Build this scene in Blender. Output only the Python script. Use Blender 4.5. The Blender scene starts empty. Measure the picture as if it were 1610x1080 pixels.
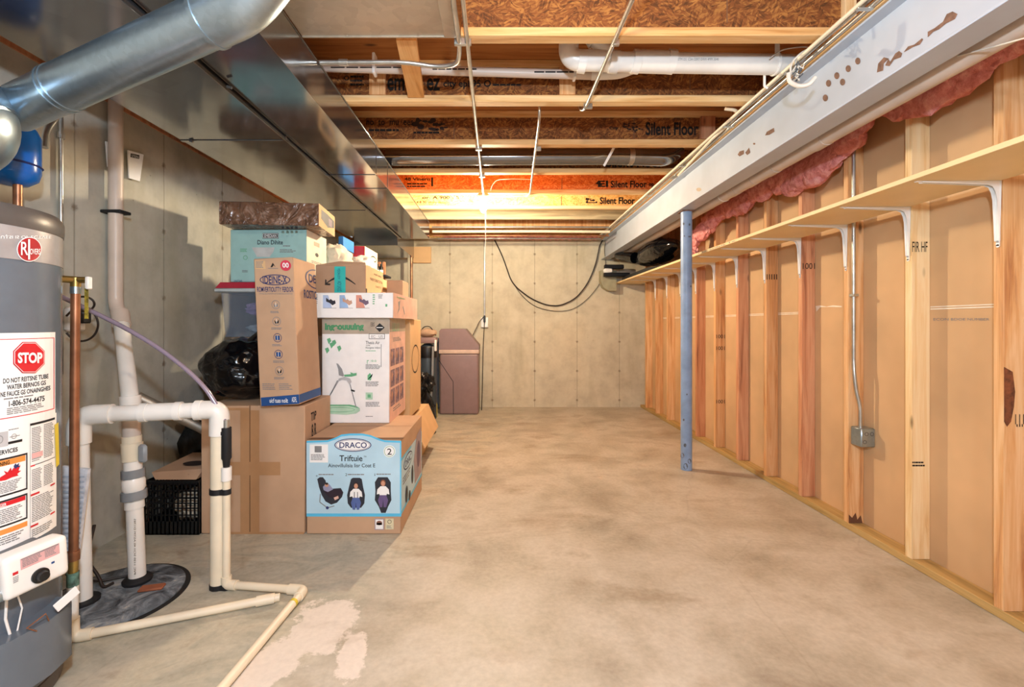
import bpy, bmesh, math, random
from mathutils import Vector, Matrix, noise
V = Vector
# ---------------------------------------------------------------- camera
F = 715.6; H = 1.19; VX = 786.0; VY = 510.0        # focal length in px, eye height, vanishing point
sc = bpy.context.scene
cam = bpy.data.cameras.new('camera'); camo = bpy.data.objects.new('camera', cam)
sc.collection.objects.link(camo); sc.camera = camo
camo.location = (0, 0, H); camo.rotation_euler = (math.pi/2, 0, 0)
cam.sensor_width = 36; cam.lens = 36*F/1610; cam.sensor_fit = 'HORIZONTAL'
cam.shift_x = (805-VX)/1610; cam.shift_y = -(540-VY)/1610
cam.clip_start = 0.02
# ---------------------------------------------------------------- world, lamps, exposure
w = bpy.data.worlds.new('world'); sc.world = w; w.use_nodes = True
w.node_tree.nodes['Background'].inputs[0].default_value = (0.80, 0.90, 1.0, 1)
w.node_tree.nodes['Background'].inputs[1].default_value = 0.3
def lamp(name, loc, power, col, r):
    l = bpy.data.lights.new(name, 'POINT'); l.energy = power; l.color = col; l.shadow_soft_size = r
    o = bpy.data.objects.new(name, l); o.location = loc; sc.collection.objects.link(o); return o
BULB = V((-0.16, 4.40, 2.335))
BULB_GLOW = 2150                                  # the bare bulb's glass is the lamp: its emission lights the room
lamp('near_bulb_light', (0.15, 0.80, 2.30), 22, (1.0, 0.80, 0.55), 0.04)
lamp('camera_flash_light', (0.05, -0.10, 1.85), 108, (0.72, 0.86, 1.0), 0.06)
lamp('rear_fill_light', (-0.3, -2.6, 2.0), 80, (0.78, 0.89, 1.0), 0.25)  # unseen cool fill lamp added behind the camera
sc.view_settings.view_transform = 'Standard'; sc.view_settings.look = 'None'
sc.view_settings.exposure = 0.72; sc.view_settings.gamma = 1; sc.view_settings.use_curve_mapping = False
sc.cycles.max_bounces = 8; sc.cycles.diffuse_bounces = 5
# ---------------------------------------------------------------- colour and materials
def lin(c):
    if isinstance(c, str): c = [int(c[i:i+2], 16)/255 for i in (0, 2, 4)]
    return tuple((x/12.92 if x <= .04045 else ((x+.055)/1.055)**2.4) for x in c) + (1,)
class NT:
    def __init__(s, name):
        s.m = bpy.data.materials.new(name); s.m.use_nodes = True; s.t = s.m.node_tree
        s.b = s.t.nodes['Principled BSDF']; s.n = s.t.nodes; s.cz = None
    def co(s):
        if s.cz is None:
            tc = s.n.new('ShaderNodeTexCoord'); oi = s.n.new('ShaderNodeObjectInfo')
            sh = s.n.new('ShaderNodeVectorMath'); sh.operation = 'MULTIPLY_ADD'
            s.t.links.new(oi.outputs['Random'], sh.inputs[0]); sh.inputs[1].default_value = (7, 13, 5)
            s.t.links.new(tc.outputs['Object'], sh.inputs[2]); s.cz = sh.outputs[0]
        return s.cz
    def mapn(s, scale, rot=(0, 0, 0), src=None):
        m = s.n.new('ShaderNodeMapping'); s.t.links.new(src or s.co(), m.inputs[0])
        m.inputs['Scale'].default_value = scale; m.inputs['Rotation'].default_value = rot; return m.outputs[0]
    def noise(s, scale, detail=3, rough=.55, vec=None, dist=0):
        n = s.n.new('ShaderNodeTexNoise'); n.inputs['Scale'].default_value = scale
        n.inputs['Detail'].default_value = detail; n.inputs['Roughness'].default_value = rough
        n.inputs['Distortion'].default_value = dist; s.t.links.new(vec or s.co(), n.inputs['Vector']); return n.outputs[0]
    def vor(s, scale, vec=None, out='Distance', feat='F1'):
        n = s.n.new('ShaderNodeTexVoronoi'); n.feature = feat; n.inputs['Scale'].default_value = scale
        s.t.links.new(vec or s.co(), n.inputs['Vector']); return n.outputs[out]
    def ramp(s, src, stops):
        r = s.n.new('ShaderNodeValToRGB'); s.t.links.new(src, r.inputs[0]); e = r.color_ramp.elements
        while len(e) < len(stops): e.new(.5)
        for el, (p, c) in zip(e, stops): el.position = p; el.color = lin(c) if not isinstance(c, (int, float)) else (c, c, c, 1)
        return r.outputs[0]
    def mix(s, fac, a, b, mode='MIX'):
        m = s.n.new('ShaderNodeMix'); m.data_type = 'RGBA'; m.blend_type = mode
        for i, x in ((0, fac), (6, a), (7, b)):
            if isinstance(x, bpy.types.NodeSocket): s.t.links.new(x, m.inputs[i])
            elif i == 0: m.inputs[0].default_value = x
            else: m.inputs[i].default_value = lin(x)
        return m.outputs[2]
    def math(s, op, a, b=None, c=None):
        m = s.n.new('ShaderNodeMath'); m.operation = op
        for i, x in enumerate((a, b, c)):
            if x is None: continue
            if isinstance(x, bpy.types.NodeSocket): s.t.links.new(x, m.inputs[i])
            else: m.inputs[i].default_value = x
        return m.outputs[0]
    def col(s, c):
        if isinstance(c, bpy.types.NodeSocket): s.t.links.new(c, s.b.inputs['Base Color'])
        else: s.b.inputs['Base Color'].default_value = lin(c)
    def rough(s, r):
        if isinstance(r, bpy.types.NodeSocket): s.t.links.new(r, s.b.inputs['Roughness'])
        else: s.b.inputs['Roughness'].default_value = r
    def bump(s, h, strength=.3, dist=.01):
        b = s.n.new('ShaderNodeBump'); b.inputs['Strength'].default_value = strength; b.inputs['Distance'].default_value = dist
        s.t.links.new(h, b.inputs['Height']); s.t.links.new(b.outputs[0], s.b.inputs['Normal'])
MC = {}
def plain(name, c, rough=.5, metal=0, var=.10, sc_=14, bump=0, bs=40, spec=None, alpha=None, trans=0):
    """a simple surface: base colour with a slight mottling and an optional bump"""
    if name in MC: return MC[name]
    s = NT(name); a = lin(c)[:3]
    n = s.noise(sc_, 3)
    s.col(s.mix(s.ramp(n, [(.3, 0.0), (.7, 1.0)]), tuple(x*1 for x in hexf(c)), tuple(min(1, x*(1-var)) for x in hexf(c))))
    s.rough(rough); s.b.inputs['Metallic'].default_value = metal
    if bump: s.bump(s.noise(bs, 4), bump, .004)
    if trans: s.b.inputs['Transmission Weight'].default_value = trans
    if alpha is not None: s.b.inputs['Alpha'].default_value = alpha
    MC[name] = s.m; return s.m
def hexf(c): return tuple(int(c[i:i+2], 16)/255 for i in (0, 2, 4)) if isinstance(c, str) else tuple(c)
def wood(name, light, mid, dark, axis, knots=True, rough=.65):
    if name in MC: return MC[name]
    s = NT(name); k = [26, 26, 26]; k[axis] = 1.6; kk = [9, 9, 9]; kk[axis] = 3.0
    oi = s.n.new('ShaderNodeObjectInfo')
    g = s.noise(1.0, 5, .6, s.mapn(tuple(k)), .6)
    c = s.ramp(g, [(.30, dark), (.45, mid), (.62, light), (.8, mid)])
    fine = [160, 160, 160]; fine[axis] = 5
    c = s.mix(.22, c, s.ramp(s.noise(1, 2, .5, s.mapn(tuple(fine))), [(.35, mid), (.6, light)]))
    vv = s.ramp(oi.outputs['Random'], [(0, 'e2c49a'), (.5, 'ffffff'), (1, 'd8c0a8')])
    c = s.mix(.55, c, vv, 'MULTIPLY')
    if knots:
        d = s.vor(1.0, s.mapn(tuple(x*.75 for x in kk)))
        c = s.mix(s.ramp(d, [(.03, .9), (.10, 0.0)]), c, tuple(x*.55 for x in hexf(dark)))
    s.col(c); s.rough(rough); s.bump(g, .15, .003); MC[name] = s.m; return s.m
def osb(name, a, b, c_):
    s = NT(name)
    w0 = s.mix(.05, s.co(), s.noise(9, 3, .5), 'ADD')
    def strands(a): return s.vor(1, s.mapn((26, 90, 130), (0, 0, 0), s.mapn((1, 1, 1), (0, a, 0), w0)), 'Color')
    v1 = s.mix(s.ramp(s.noise(14, 1), [(.48, 0.0), (.5, 1.0)]), strands(.5), strands(-.7)); v2 = s.mix(s.ramp(s.noise(18, 1), [(.5, 0.0), (.52, 1.0)]), strands(1.3), strands(.1))
    bw1 = s.n.new('ShaderNodeRGBToBW'); s.t.links.new(v1, bw1.inputs[0]); bw2 = s.n.new('ShaderNodeRGBToBW'); s.t.links.new(v2, bw2.inputs[0])
    f = s.math('ADD', s.math('MULTIPLY', bw1.outputs[0], .5), s.math('MULTIPLY', bw2.outputs[0], .5))
    f = s.math('ADD', f, s.math('MULTIPLY', s.math('SUBTRACT', s.noise(9, 4), .5), .5))
    s.col(s.ramp(f, [(.2, a), (.5, b), (.8, c_)])); s.rough(.8); s.bump(f, .3, .003); MC[name] = s.m; return s.m
def galv(name, c1, c2, rough=.28, sc_=45):
    s = NT(name); v = s.vor(sc_, None, 'Color'); bw = s.n.new('ShaderNodeRGBToBW'); s.t.links.new(v, bw.inputs[0])
    n = s.noise(3, 4)
    s.col(s.mix(s.math('ADD', s.math('MULTIPLY', bw.outputs[0], .4), s.math('MULTIPLY', n, .5)), c1, c2))
    s.b.inputs['Metallic'].default_value = .92; s.rough(s.math('ADD', rough-.06, s.math('MULTIPLY', n, .14)))
    s.bump(s.noise(2.2, 2), .12, .02); MC[name] = s.m; return s.m
# wood, sheathing
flange = wood('pine_flange', 'f3d3a0', 'e2b679', 'b9803f', 0)
studw = wood('fir_stud', 'ecc596', 'd9a268', 'a8673a', 2)
studp = wood('pale_stud', 'f5dfb4', 'ecca94', 'cf9c5c', 2)
studr = wood('red_stud', 'dda982', 'c98a63', '93563a', 2)
woody = wood('pine_plate', 'e8c68e', 'd5a768', 'a87a42', 1)
treated = wood('treated_plate', 'cdb27a', 'b29a62', '8a7446', 1)
greywood = wood('grey_lumber', 'c9b792', 'ac9a78', '83725a', 0)
ply = wood('plywood', 'c88a4c', 'b07038', '8a4f22', 0)
plyshelf = plain('shelf_board', 'ecd2a0', .55, var=.05, sc_=3)
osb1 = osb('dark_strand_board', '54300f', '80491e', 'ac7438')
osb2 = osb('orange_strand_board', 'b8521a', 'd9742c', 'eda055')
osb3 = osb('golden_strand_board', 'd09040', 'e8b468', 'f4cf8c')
kraft = plain('kraft_cardboard', 'c8a383', .8, var=.07, sc_=5, bump=.05)
kraft2 = plain('pale_kraft_cardboard', 'd9b283', .8, var=.06, sc_=5, bump=.05)
kraft3 = plain('dull_kraft_cardboard', 'b99578', .8, var=.08, sc_=5, bump=.05)
kline = plain('dark_brown_line', '7a563a', .9)  # dark brown lines for carton seams and on joist webs
ktape = plain('paper_tape', 'b98c62', .55, var=.05)
drywall = plain('drywall_backing', 'd6b084', .85, var=.10, sc_=2.2, bump=.05)
joint = plain('joint_compound', 'f3ead8', .8)
pvc = plain('white_pvc', 'f3f0ea', .30, var=.06, sc_=6)
pvc2 = plain('cream_pvc', 'efe2c8', .38, var=.07, sc_=6)
pvcg = plain('pinkish_pvc', 'd9c8ba', .4, var=.08, sc_=6)
greypl = plain('grey_plastic', '8f9499', .45)
dgreypl = plain('dark_grey_plastic', '5a5f66', .45)
blackpl = plain('black_plastic', '101216', .4)
rubber = plain('black_rubber', '14151a', .6)
copper = plain('copper', 'c08462', .35, .7, var=.35, sc_=9)
brass = plain('brass', 'c9a860', .35, .85, var=.3)
chrome = plain('zinc_conduit', 'cfcfca', .30, .85, var=.15)
whitep = plain('white_enamel', 'f2f0ec', .35, var=.03)
white = plain('white_paper', 'f8f8f8', .5, var=.03)
ink = plain('black_ink', '17171a', .6)
inkbrown = plain('dark_brown_ink', '2a1a12', .8)
greyink = plain('grey_ink', '8a8a8c', .7)
red = plain('red_ink', 'd8202c', .45)
bluei = plain('navy_ink', '1f4f8f', .5)
navy = plain('dark_navy_ink', '28346e', .6)
cyan = plain('sky_blue_print', '5cc4ee', .45, var=.04)
lcyan = plain('pale_blue_print', 'bfe3f6', .45, var=.08, sc_=4)
green = plain('green_print', '6dbb8b', .5); dgreen = plain('deep_green_print', '4a9a6a', .5)
lgreen = plain('pale_green_print', 'bfe6cc', .5)
teal = plain('teal_tape', '2fc0bc', .35)
orange = plain('orange_ink', 'ee9a4a', .5)
yellow = plain('yellow_label', 'e6cf3a', .5)
pinkp = plain('pink_print', 'eec0b0', .5)
skin = plain('skin_print', 'd9a184', .6)
hairp = plain('hair_print', '3a2620', .6)
jeans = plain('jeans_print', '5a6fae', .6)
purple = plain('purple_print', '6d5a8a', .6)
mauve = plain('mauve_print', 'b08f9c', .6, var=.5, sc_=60)
inkblk = plain('charcoal_print', '2b2d38', .6)
tealbox = plain('pale_teal_board', 'a5cfcc', .6, var=.05)
cream = plain('cream_board', 'f0e6cf', .6)
dull = plain('dull_grey_board', 'a8988a', .7)
heaterg = plain('heater_grey_enamel', '6f7985', .22, .15, var=.05)
heaterd = plain('heater_dark_trim', '5b5552', .35)
heaterl = plain('heater_light_band', 'b9b4b4', .25, .2)
bluet = plain('blue_enamel', '1767c4', .22)
bluecol = plain('grey_blue_paint', '8fabd2', .4, var=.15, sc_=8)
steelw = plain('grey_primer_paint', 'bcc6d4', .42, .0, var=.08, sc_=3)
rust = plain('rust', '8c6a58', .85, var=.3, sc_=50)
taupe = plain('taupe_plastic', '8d7473', .45, var=.05)
taupel = plain('pale_band_plastic', 'd5b9a8', .45)
wireb = plain('black_cable', '2a201c', .5)
wirew = plain('white_cable', 'e9e4da', .5)
galv1 = galv('galvanised_sheet', '96989c', '7c7e82', .13, 9)
galv2 = galv('galvanised_pipe', 'b8cbd8', '98a9b6', .30, 60)
galv3 = galv('dull_galvanised_sheet', 'cdc5b8', 'a8a094', .5, 30)
def conc_floor():
    s = NT('concrete_floor'); co = s.n.new('ShaderNodeNewGeometry').outputs['Position']
    big = s.noise(1.1, 4, .6, co, .5); med = s.noise(2.4, 5, .6, co, .25); fine = s.noise(45, 4, .6, co)
    base = s.ramp(big, [(.30, 'a79f90'), (.5, 'b8b0a1'), (.7, 'b0a38d')])
    base = s.mix(.8, base, s.ramp(med, [(.28, '8a7f6e'), (.44, 'aea695'), (.58, 'c4bdaf'), (.74, 'a0937e')]))
    sep = s.n.new('ShaderNodeSeparateXYZ'); s.t.links.new(co, sep.inputs[0]); X, Y = sep.outputs[0], sep.outputs[1]
    wob = s.math('MULTIPLY', s.math('SUBTRACT', s.noise(3, 5, .6, co), .5), .5)
    # cool light round the sump pit painted as grey, left of a wandering line
    edge = s.math('ADD', s.math('ADD', X, wob), s.math('MULTIPLY', s.math('SUBTRACT', Y, 1.6), -.22))
    cool_lit = s.ramp(s.math('MULTIPLY_ADD', edge, -2.2, -1.35), [(0.0, 0.0), (.35, 1.0)])
    cool_col = s.ramp(s.noise(2.6, 6, .65, s.mapn((1, 1.6, 1), (0, 0, .5), co), 1.6), [(.3, '8f8b7c'), (.45, 'a9a796'), (.58, 'c4bda8'), (.7, 'a08e76')])
    base = s.mix(s.math('MULTIPLY', cool_lit, .7), base, cool_col)
    # pale mineral bloom beside the loose pipe
    wv = s.math('MULTIPLY', s.math('SUBTRACT', s.noise(7, 6, .75, co), .5), .62)
    def blob(cx, cy, rx, ry, rot):
        c, d = math.cos(rot), math.sin(rot)
        a = s.math('MULTIPLY', s.math('ADD', s.math('MULTIPLY', s.math('SUBTRACT', X, cx), c), s.math('MULTIPLY', s.math('SUBTRACT', Y, cy), d)), 1/rx)
        b = s.math('MULTIPLY', s.math('ADD', s.math('MULTIPLY', s.math('SUBTRACT', X, cx), -d), s.math('MULTIPLY', s.math('SUBTRACT', Y, cy), c)), 1/ry)
        r = s.math('SQRT', s.math('ADD', s.math('MULTIPLY', a, a), s.math('MULTIPLY', b, b)))
        return s.ramp(s.math('ADD', r, s.math('MULTIPLY', wv, 3.0)), [(.86, 1.0), (.98, 0.0)])
    pale = s.mix(1.0, s.mix(1.0, blob(-.70, 1.80, .14, .19, .3), blob(-.80, 1.58, .10, .20, -.25), 'LIGHTEN'), blob(-.53, 1.63, .055, .13, .2), 'LIGHTEN')
    base = s.mix(s.math('MULTIPLY', pale, .85), base, 'e4dad0')
    st = s.ramp(s.noise(1.3, 5, .6, s.mapn((1, 2.2, 1), (0, 0, 0), co), .3), [(.55, 0.0), (.72, .6)])
    far = s.ramp(Y, [(0, 0.0), (1, 1.0)])
    base = s.mix(st, base, '846a48')
    cr = s.ramp(s.vor(.55, s.mapn((1, 1, 1), (0, 0, .7), s.mix(.06, co, s.noise(4, 3, .5, co), 'ADD')), 'Distance', 'DISTANCE_TO_EDGE'), [(0.0, .16), (.004, 0.0)])
    base = s.mix(cr, base, '7a6a55')
    base = s.mix(.10, base, s.ramp(fine, [(.35, '8a7a66'), (.65, 'efe4d0')]))
    s.col(base); s.rough(s.ramp(med, [(.3, .42), (.7, .62)])); s.bump(fine, .12, .003); return s.m
def conc_wall(name, along, tint, seam0):
    """poured wall: form seams every 0.61 m and rows of snapped tie ends"""
    s = NT(name); co = s.n.new('ShaderNodeNewGeometry').outputs['Position']
    sep = s.n.new('ShaderNodeSeparateXYZ'); s.t.links.new(co, sep.inputs[0]); U = sep.outputs[along]; Z = sep.outputs[2]
    n1 = s.noise(1.3, 5, .6, co, .4); n2 = s.noise(6, 5, .65, co); fine = s.noise(60, 3, .6, co)
    c = s.ramp(n1, tint); c = s.mix(.35, c, s.ramp(n2, [(.3, '948a78'), (.5, 'c0b7a2'), (.7, 'd6cfbc')]))
    u = s.math('SUBTRACT', s.math('MODULO', s.math('ADD', U, 20*.61-seam0+.305), .61), .305)
    seam = s.ramp(s.math('ABSOLUTE', s.math('ADD', u, s.math('MULTIPLY', s.math('SUBTRACT', n2, .5), .006))), [(.0, 1.0), (.006, 0.0)])
    c = s.mix(s.math('MULTIPLY', seam, .55), c, '6b5f4c')
    z = s.math('SUBTRACT', s.math('MODULO', s.math('ADD', Z, 4.1+.21), .42), .21)
    d = s.math('SQRT', s.math('ADD', s.math('MULTIPLY', u, u), s.math('MULTIPLY', z, z)))
    tie = s.ramp(s.math('ADD', d, s.math('MULTIPLY', s.math('SUBTRACT', fine, .5), .03)), [(.006, 1.0), (.022, 0.0)])
    c = s.mix(s.math('MULTIPLY', tie, .7), c, '6a5640')
    pits = s.ramp(s.vor(9, co), [(.03, 1.0), (.05, 0.0)])
    c = s.mix(s.math('MULTIPLY', pits, .5), c, '6b5b46')
    stain = s.ramp(s.noise(1.0, 4, .6, s.mapn((2.6, 2.6, .6), (0, 0, 0), co)), [(.55, 0.0), (.7, .5)])
    c = s.mix(stain, c, 'a39c80')
    s.col(c); s.rough(.8)
    s.bump(s.math('SUBTRACT', s.math('MULTIPLY', fine, .25), s.math('ADD', seam, s.math('ADD', tie, pits))), .4, .004); return s.m
mfloor = conc_floor()
mback = conc_wall('concrete_back', 0, [(.3, 'b8b09a'), (.5, 'cdc6b0'), (.7, 'd4cab0')], -.11)
mleft = conc_wall('concrete_left', 1, [(.3, 'a2a29c'), (.5, 'b6b5ad'), (.7, 'c6c3b6')], 2.9)
def mk_special():
    s = NT('glossy_bag'); s.col('05060a'); s.rough(.14); v = s.noise(4, 2, .5, s.mapn((1, 1, 2.2), (0, .6, 0)), 1.2); s.bump(v, .5, .04); MC['bag'] = s.m
    s = NT('film_wrap'); s.col(s.ramp(s.noise(5, 4, .6, None, 2), [(.35, '5c4234'), (.55, '7c5a46'), (.68, 'a08474')])); s.rough(.10); s.bump(s.noise(6, 2, .5, None, 3), .9, .05); MC['film'] = s.m  # lighter mottling puts film highlights into the brown
    s = NT('pink_insulation'); n = s.noise(22, 6, .7); s.col(s.ramp(n, [(.3, 'b8605e'), (.5, 'e08f8a'), (.7, 'f6b8b0')])); s.rough(.95); s.bump(n, .8, .02); MC['pink'] = s.m
    s = NT('lid_metal'); n = s.noise(9, 5, .7, None, 1); s.col(s.ramp(n, [(.34, '2c2e33'), (.48, '626970'), (.6, '8d949a'), (.7, 'bdb7ac')])); s.rough(.5); MC['lid'] = s.m
    s = NT('clear_tote'); s.col('7f93a8'); s.rough(.2); s.b.inputs['Transmission Weight'].default_value = .0; s.b.inputs['Alpha'].default_value = .38; MC['tote'] = s.m
    s = NT('clear_hose'); s.col('8d7f90'); s.rough(.15); MC['hose'] = s.m
    s = NT('lavender_fabric'); s.col(s.ramp(s.noise(8, 4), [(.3, '9c80b4'), (.7, 'c0a4d0')])); s.rough(.9); s.bump(s.noise(9, 4), .6, .02); MC['fab'] = s.m
    s = NT('glowing_bulb'); s.b.inputs['Emission Color'].default_value = (1, .82, .57, 1); s.b.inputs['Emission Strength'].default_value = BULB_GLOW; MC['glow'] = s.m
mk_special()
# ---------------------------------------------------------------- geometry helpers
col = sc.collection
def PX(x, y, Y):                       # the point of the place seen at pixel (x, y), Y metres away
    return V(((x-VX)*Y/F, Y, H-(y-VY)*Y/F))
TXT = {}
def glyphs(s, bold=0):
    """flat letter mesh, fitted to the unit square"""
    k = (s, bold)
    if k not in TXT:
        cu = bpy.data.curves.new('t', 'FONT'); cu.body = s; cu.offset = bold; cu.resolution_u = 3
        o = bpy.data.objects.new('t', cu); col.objects.link(o)
        me = bpy.data.meshes.new_from_object(o)
        vs = [v.co.copy() for v in me.vertices]; fs = [tuple(p.vertices) for p in me.polygons]
        x0 = min(v.x for v in vs); x1 = max(v.x for v in vs); y0 = min(v.y for v in vs); y1 = max(v.y for v in vs)
        TXT[k] = ([((v.x-x0)/(x1-x0), (v.y-y0)/(y1-y0)) for v in vs], fs, (x1-x0)/(y1-y0))
        bpy.data.objects.remove(o); bpy.data.curves.remove(cu); bpy.data.meshes.remove(me)
    return TXT[k]
class Plane:
    """a flat face: origin, in-plane axes, outward normal; P = by sight line, U = by metres"""
    def __init__(s, o, u, v):
        s.o = V(o); s.u = V(u).normalized(); s.v = V(v).normalized(); s.n = s.u.cross(s.v)
        if s.n.dot(V((0, 0, H))-s.o) < 0: s.n = -s.n
    def P(s, x, y, off=.0012):
        d = V(((x-VX)/F, 1, -(y-VY)/F)); c = V((0, 0, H)); t = (s.o-c).dot(s.n)/d.dot(s.n)
        return c+d*t+s.n*off
    def U(s, a, b, off=.0012): return s.o+s.u*a+s.v*b+s.n*off
class Cyl:
    def __init__(s, cx, cy, r): s.c = (cx, cy); s.r = r
    def P(s, x, y, off=.0012):
        dx, dy = (x-VX)/F, 1.0; cx, cy = s.c; a = dx*dx+dy*dy; b = -2*(dx*cx+dy*cy); c = cx*cx+cy*cy-s.r**2
        q = b*b-4*a*c; t = (-b-math.sqrt(max(0, q)))/(2*a)
        p = V((dx*t, t, H-(y-VY)*t/F)); n = V((p.x-cx, p.y-cy, 0)).normalized(); return p+n*off
    def n(s, p): return V((p.x-s.c[0], p.y-s.c[1], 0)).normalized()
PATTERN = {'printed_lettering', 'printed_front', 'printed_side', 'printed_marks', 'printed_panel', 'printing', 'rust_patch', 'drawn_curve', 'curved_arrow',
           'dark_marks', 'handling_symbols', 'control_label', 'printed_lines', 'stamped_mark', 'paint_scuff', 'pencil_writing', 'embossed_lettering', 'knockout', 'drain_line', 'bottle_label'}
class MB:
    def __init__(s): s.v = []; s.f = []; s.mi = []; s.m = []
    def k(s, m):
        if m not in s.m: s.m.append(m)
        return s.m.index(m)
    def add(s, vs, fs, m):
        b = len(s.v); s.v += [V(v) for v in vs]; i = s.k(m)
        for f in fs: s.f.append(tuple(b+j for j in f)); s.mi.append(i)
        return s
    def addbm(s, bm, m, M=None):
        bm.verts.ensure_lookup_table(); bm.verts.index_update()
        return s.add([(M @ v.co if M else v.co.copy()) for v in bm.verts], [[v.index for v in f.verts] for f in bm.faces], m)
    def box(s, x0, x1, y0, y1, z0, z1, m, bev=0, M=None, seg=1):
        bm = bmesh.new(); bmesh.ops.create_cube(bm, size=1)
        bmesh.ops.transform(bm, verts=bm.verts, matrix=Matrix.Translation(((x0+x1)/2, (y0+y1)/2, (z0+z1)/2)) @ Matrix.Diagonal((x1-x0, y1-y0, z1-z0, 1)))
        if bev: bmesh.ops.bevel(bm, geom=bm.edges, offset=bev, segments=seg, affect='EDGES', profile=.6)
        s.addbm(bm, m, M); bm.free(); return s
    def prism(s, pts, ax, a0, a1, m):
        """outline pts extruded along axis ax (0,1,2)"""
        n = len(pts)
        def q(p, a): l = [p[0], p[1]]; l.insert(ax, a); return V(l)
        vs = [q(p, a0) for p in pts]+[q(p, a1) for p in pts]
        return s.add(vs, [tuple(range(n)), tuple(reversed(range(n, 2*n)))]+[(i, (i+1) % n, n+(i+1) % n, n+i) for i in range(n)], m)
    def tube(s, pts, r, m, seg=14, fil=0, nf=6, cap=True):
        pts = [V(p) for p in pts]
        if fil and len(pts) > 2:
            o = [pts[0]]
            for i in range(1, len(pts)-1):
                a, b, c = pts[i-1], pts[i], pts[i+1]; l = min(fil, (a-b).length*.48, (c-b).length*.48)
                p, q = b+(a-b).normalized()*l, b+(c-b).normalized()*l
                for j in range(nf+1): t = j/nf; o.append(p*(1-t)**2+b*2*t*(1-t)+q*t*t)
            o.append(pts[-1]); pts = o
        rs = r if isinstance(r, (list, tuple)) else [r]*len(pts)
        if len(rs) != len(pts): rs = [rs[0]]*len(pts)
        t0 = (pts[1]-pts[0]).normalized(); n = t0.orthogonal().normalized(); vs = []
        for i, p in enumerate(pts):
            a = pts[max(0, i-1)]; b = pts[min(len(pts)-1, i+1)]; t = (b-a).normalized()
            n = (n-t*n.dot(t)).normalized(); bb = t.cross(n)
            for j in range(seg): th = 2*math.pi*j/seg; vs.append(p+(n*math.cos(th)+bb*math.sin(th))*rs[i])
        fs = [(i*seg+j, i*seg+(j+1) % seg, (i+1)*seg+(j+1) % seg, (i+1)*seg+j) for i in range(len(pts)-1) for j in range(seg)]
        if cap: fs += [tuple(reversed(range(seg))), tuple(range((len(pts)-1)*seg, len(pts)*seg))]
        return s.add(vs, fs, m)
    def cyl(s, a, b, r, m, seg=20): return s.tube([a, b], r, m, seg)
    def lathe(s, prof, c, m, seg=48, axis=(0, 0, 1)):
        ax = V(axis).normalized(); n = ax.orthogonal().normalized(); b = ax.cross(n); c = V(c); vs = []
        for r, h in prof:
            for j in range(seg): th = 2*math.pi*j/seg; vs.append(c+ax*h+(n*math.cos(th)+b*math.sin(th))*r)
        fs = [(i*seg+j, i*seg+(j+1) % seg, (i+1)*seg+(j+1) % seg, (i+1)*seg+j) for i in range(len(prof)-1) for j in range(seg)]
        fs += [tuple(reversed(range(seg))), tuple(range((len(prof)-1)*seg, len(prof)*seg))]
        return s.add(vs, fs, m)
    def blob(s, c, r, m, seed=0, amp=.15, fr=2.5, sub=4, M=None, fold=0):
        bm = bmesh.new(); bmesh.ops.create_icosphere(bm, subdivisions=sub, radius=1)
        for v in bm.verts:
            p = v.co.copy(); q = p*fr+V((seed*7.3, seed*3.1, seed))
            d = noise.noise(q)+.5*noise.noise(q*2.1)+.25*noise.noise(q*4.3)
            if fold: d += fold*abs(noise.noise(q*1.7+V((5, 5, 5))))
            v.co = V((p.x*r[0], p.y*r[1], p.z*r[2]))*(1+amp*d)+V(c)
        s.addbm(bm, m, M); bm.free(); return s
    # printing on a face; coordinates go through f = face.P (sight line) or face.U (metres)
    def poly(s, f, pts, m, off=.0012): return s.add([f(x, y, off) for x, y in pts], [tuple(range(len(pts)))], m)
    def rect(s, f, x0, y0, x1, y1, m, off=.0012, n=1):
        vs = []; fs = []
        for i in range(n+1):
            t = x0+(x1-x0)*i/n; vs += [f(t, y0, off), f(t, y1, off)]
        for i in range(n): fs.append((2*i, 2*i+2, 2*i+3, 2*i+1))
        return s.add(vs, fs, m)
    def ell(s, f, cx, cy, rx, ry, m, off=.0012, n=24): return s.poly(f, [(cx+rx*math.cos(2*math.pi*i/n), cy+ry*math.sin(2*math.pi*i/n)) for i in range(n)], m, off)
    def ring(s, f, cx, cy, rx, ry, w_, m, off=.0014, n=28):
        vs = []
        for i in range(n):
            a = 2*math.pi*i/n; vs += [f(cx+rx*math.cos(a), cy+ry*math.sin(a), off), f(cx+(rx-w_)*math.cos(a), cy+(ry-w_)*math.sin(a), off)]
        return s.add(vs, [(2*i, (2*i+2) % (2*n), (2*i+3) % (2*n), 2*i+1) for i in range(n)], m)
    def text(s, f, t, x0, y0, x1, y1, m, off=.0016, bold=0, rot=False):
        """letters filling x0..x1, baseline y0 to top y1"""
        vs, fs, _ = glyphs(t, bold*.45)
        if rot: return s.add([f(x0+(x1-x0)*b, y0+(y1-y0)*a, off) for a, b in vs], fs, m)
        return s.add([f(x0+(x1-x0)*a, y0+(y1-y0)*b, off) for a, b in vs], fs, m)
    def lines(s, f, x0, y0, x1, y1, n, m, off=.0014, seed=1, fill=.5, wob=.25):
        """rows of small print too fine to read"""
        R = random.Random(seed); h = (y1-y0)/n
        for i in range(n):
            a = x0; e = x1-(x1-x0)*wob*R.random()
            while True:
                l = (x1-x0)*R.uniform(.08, .22); b = a+l
                if (b-e)*(x1-x0) > 0: break
                s.rect(f, a, y0+h*i, b, y0+h*(i+fill), m, off); a = b+(x1-x0)*.02
        return s
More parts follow.
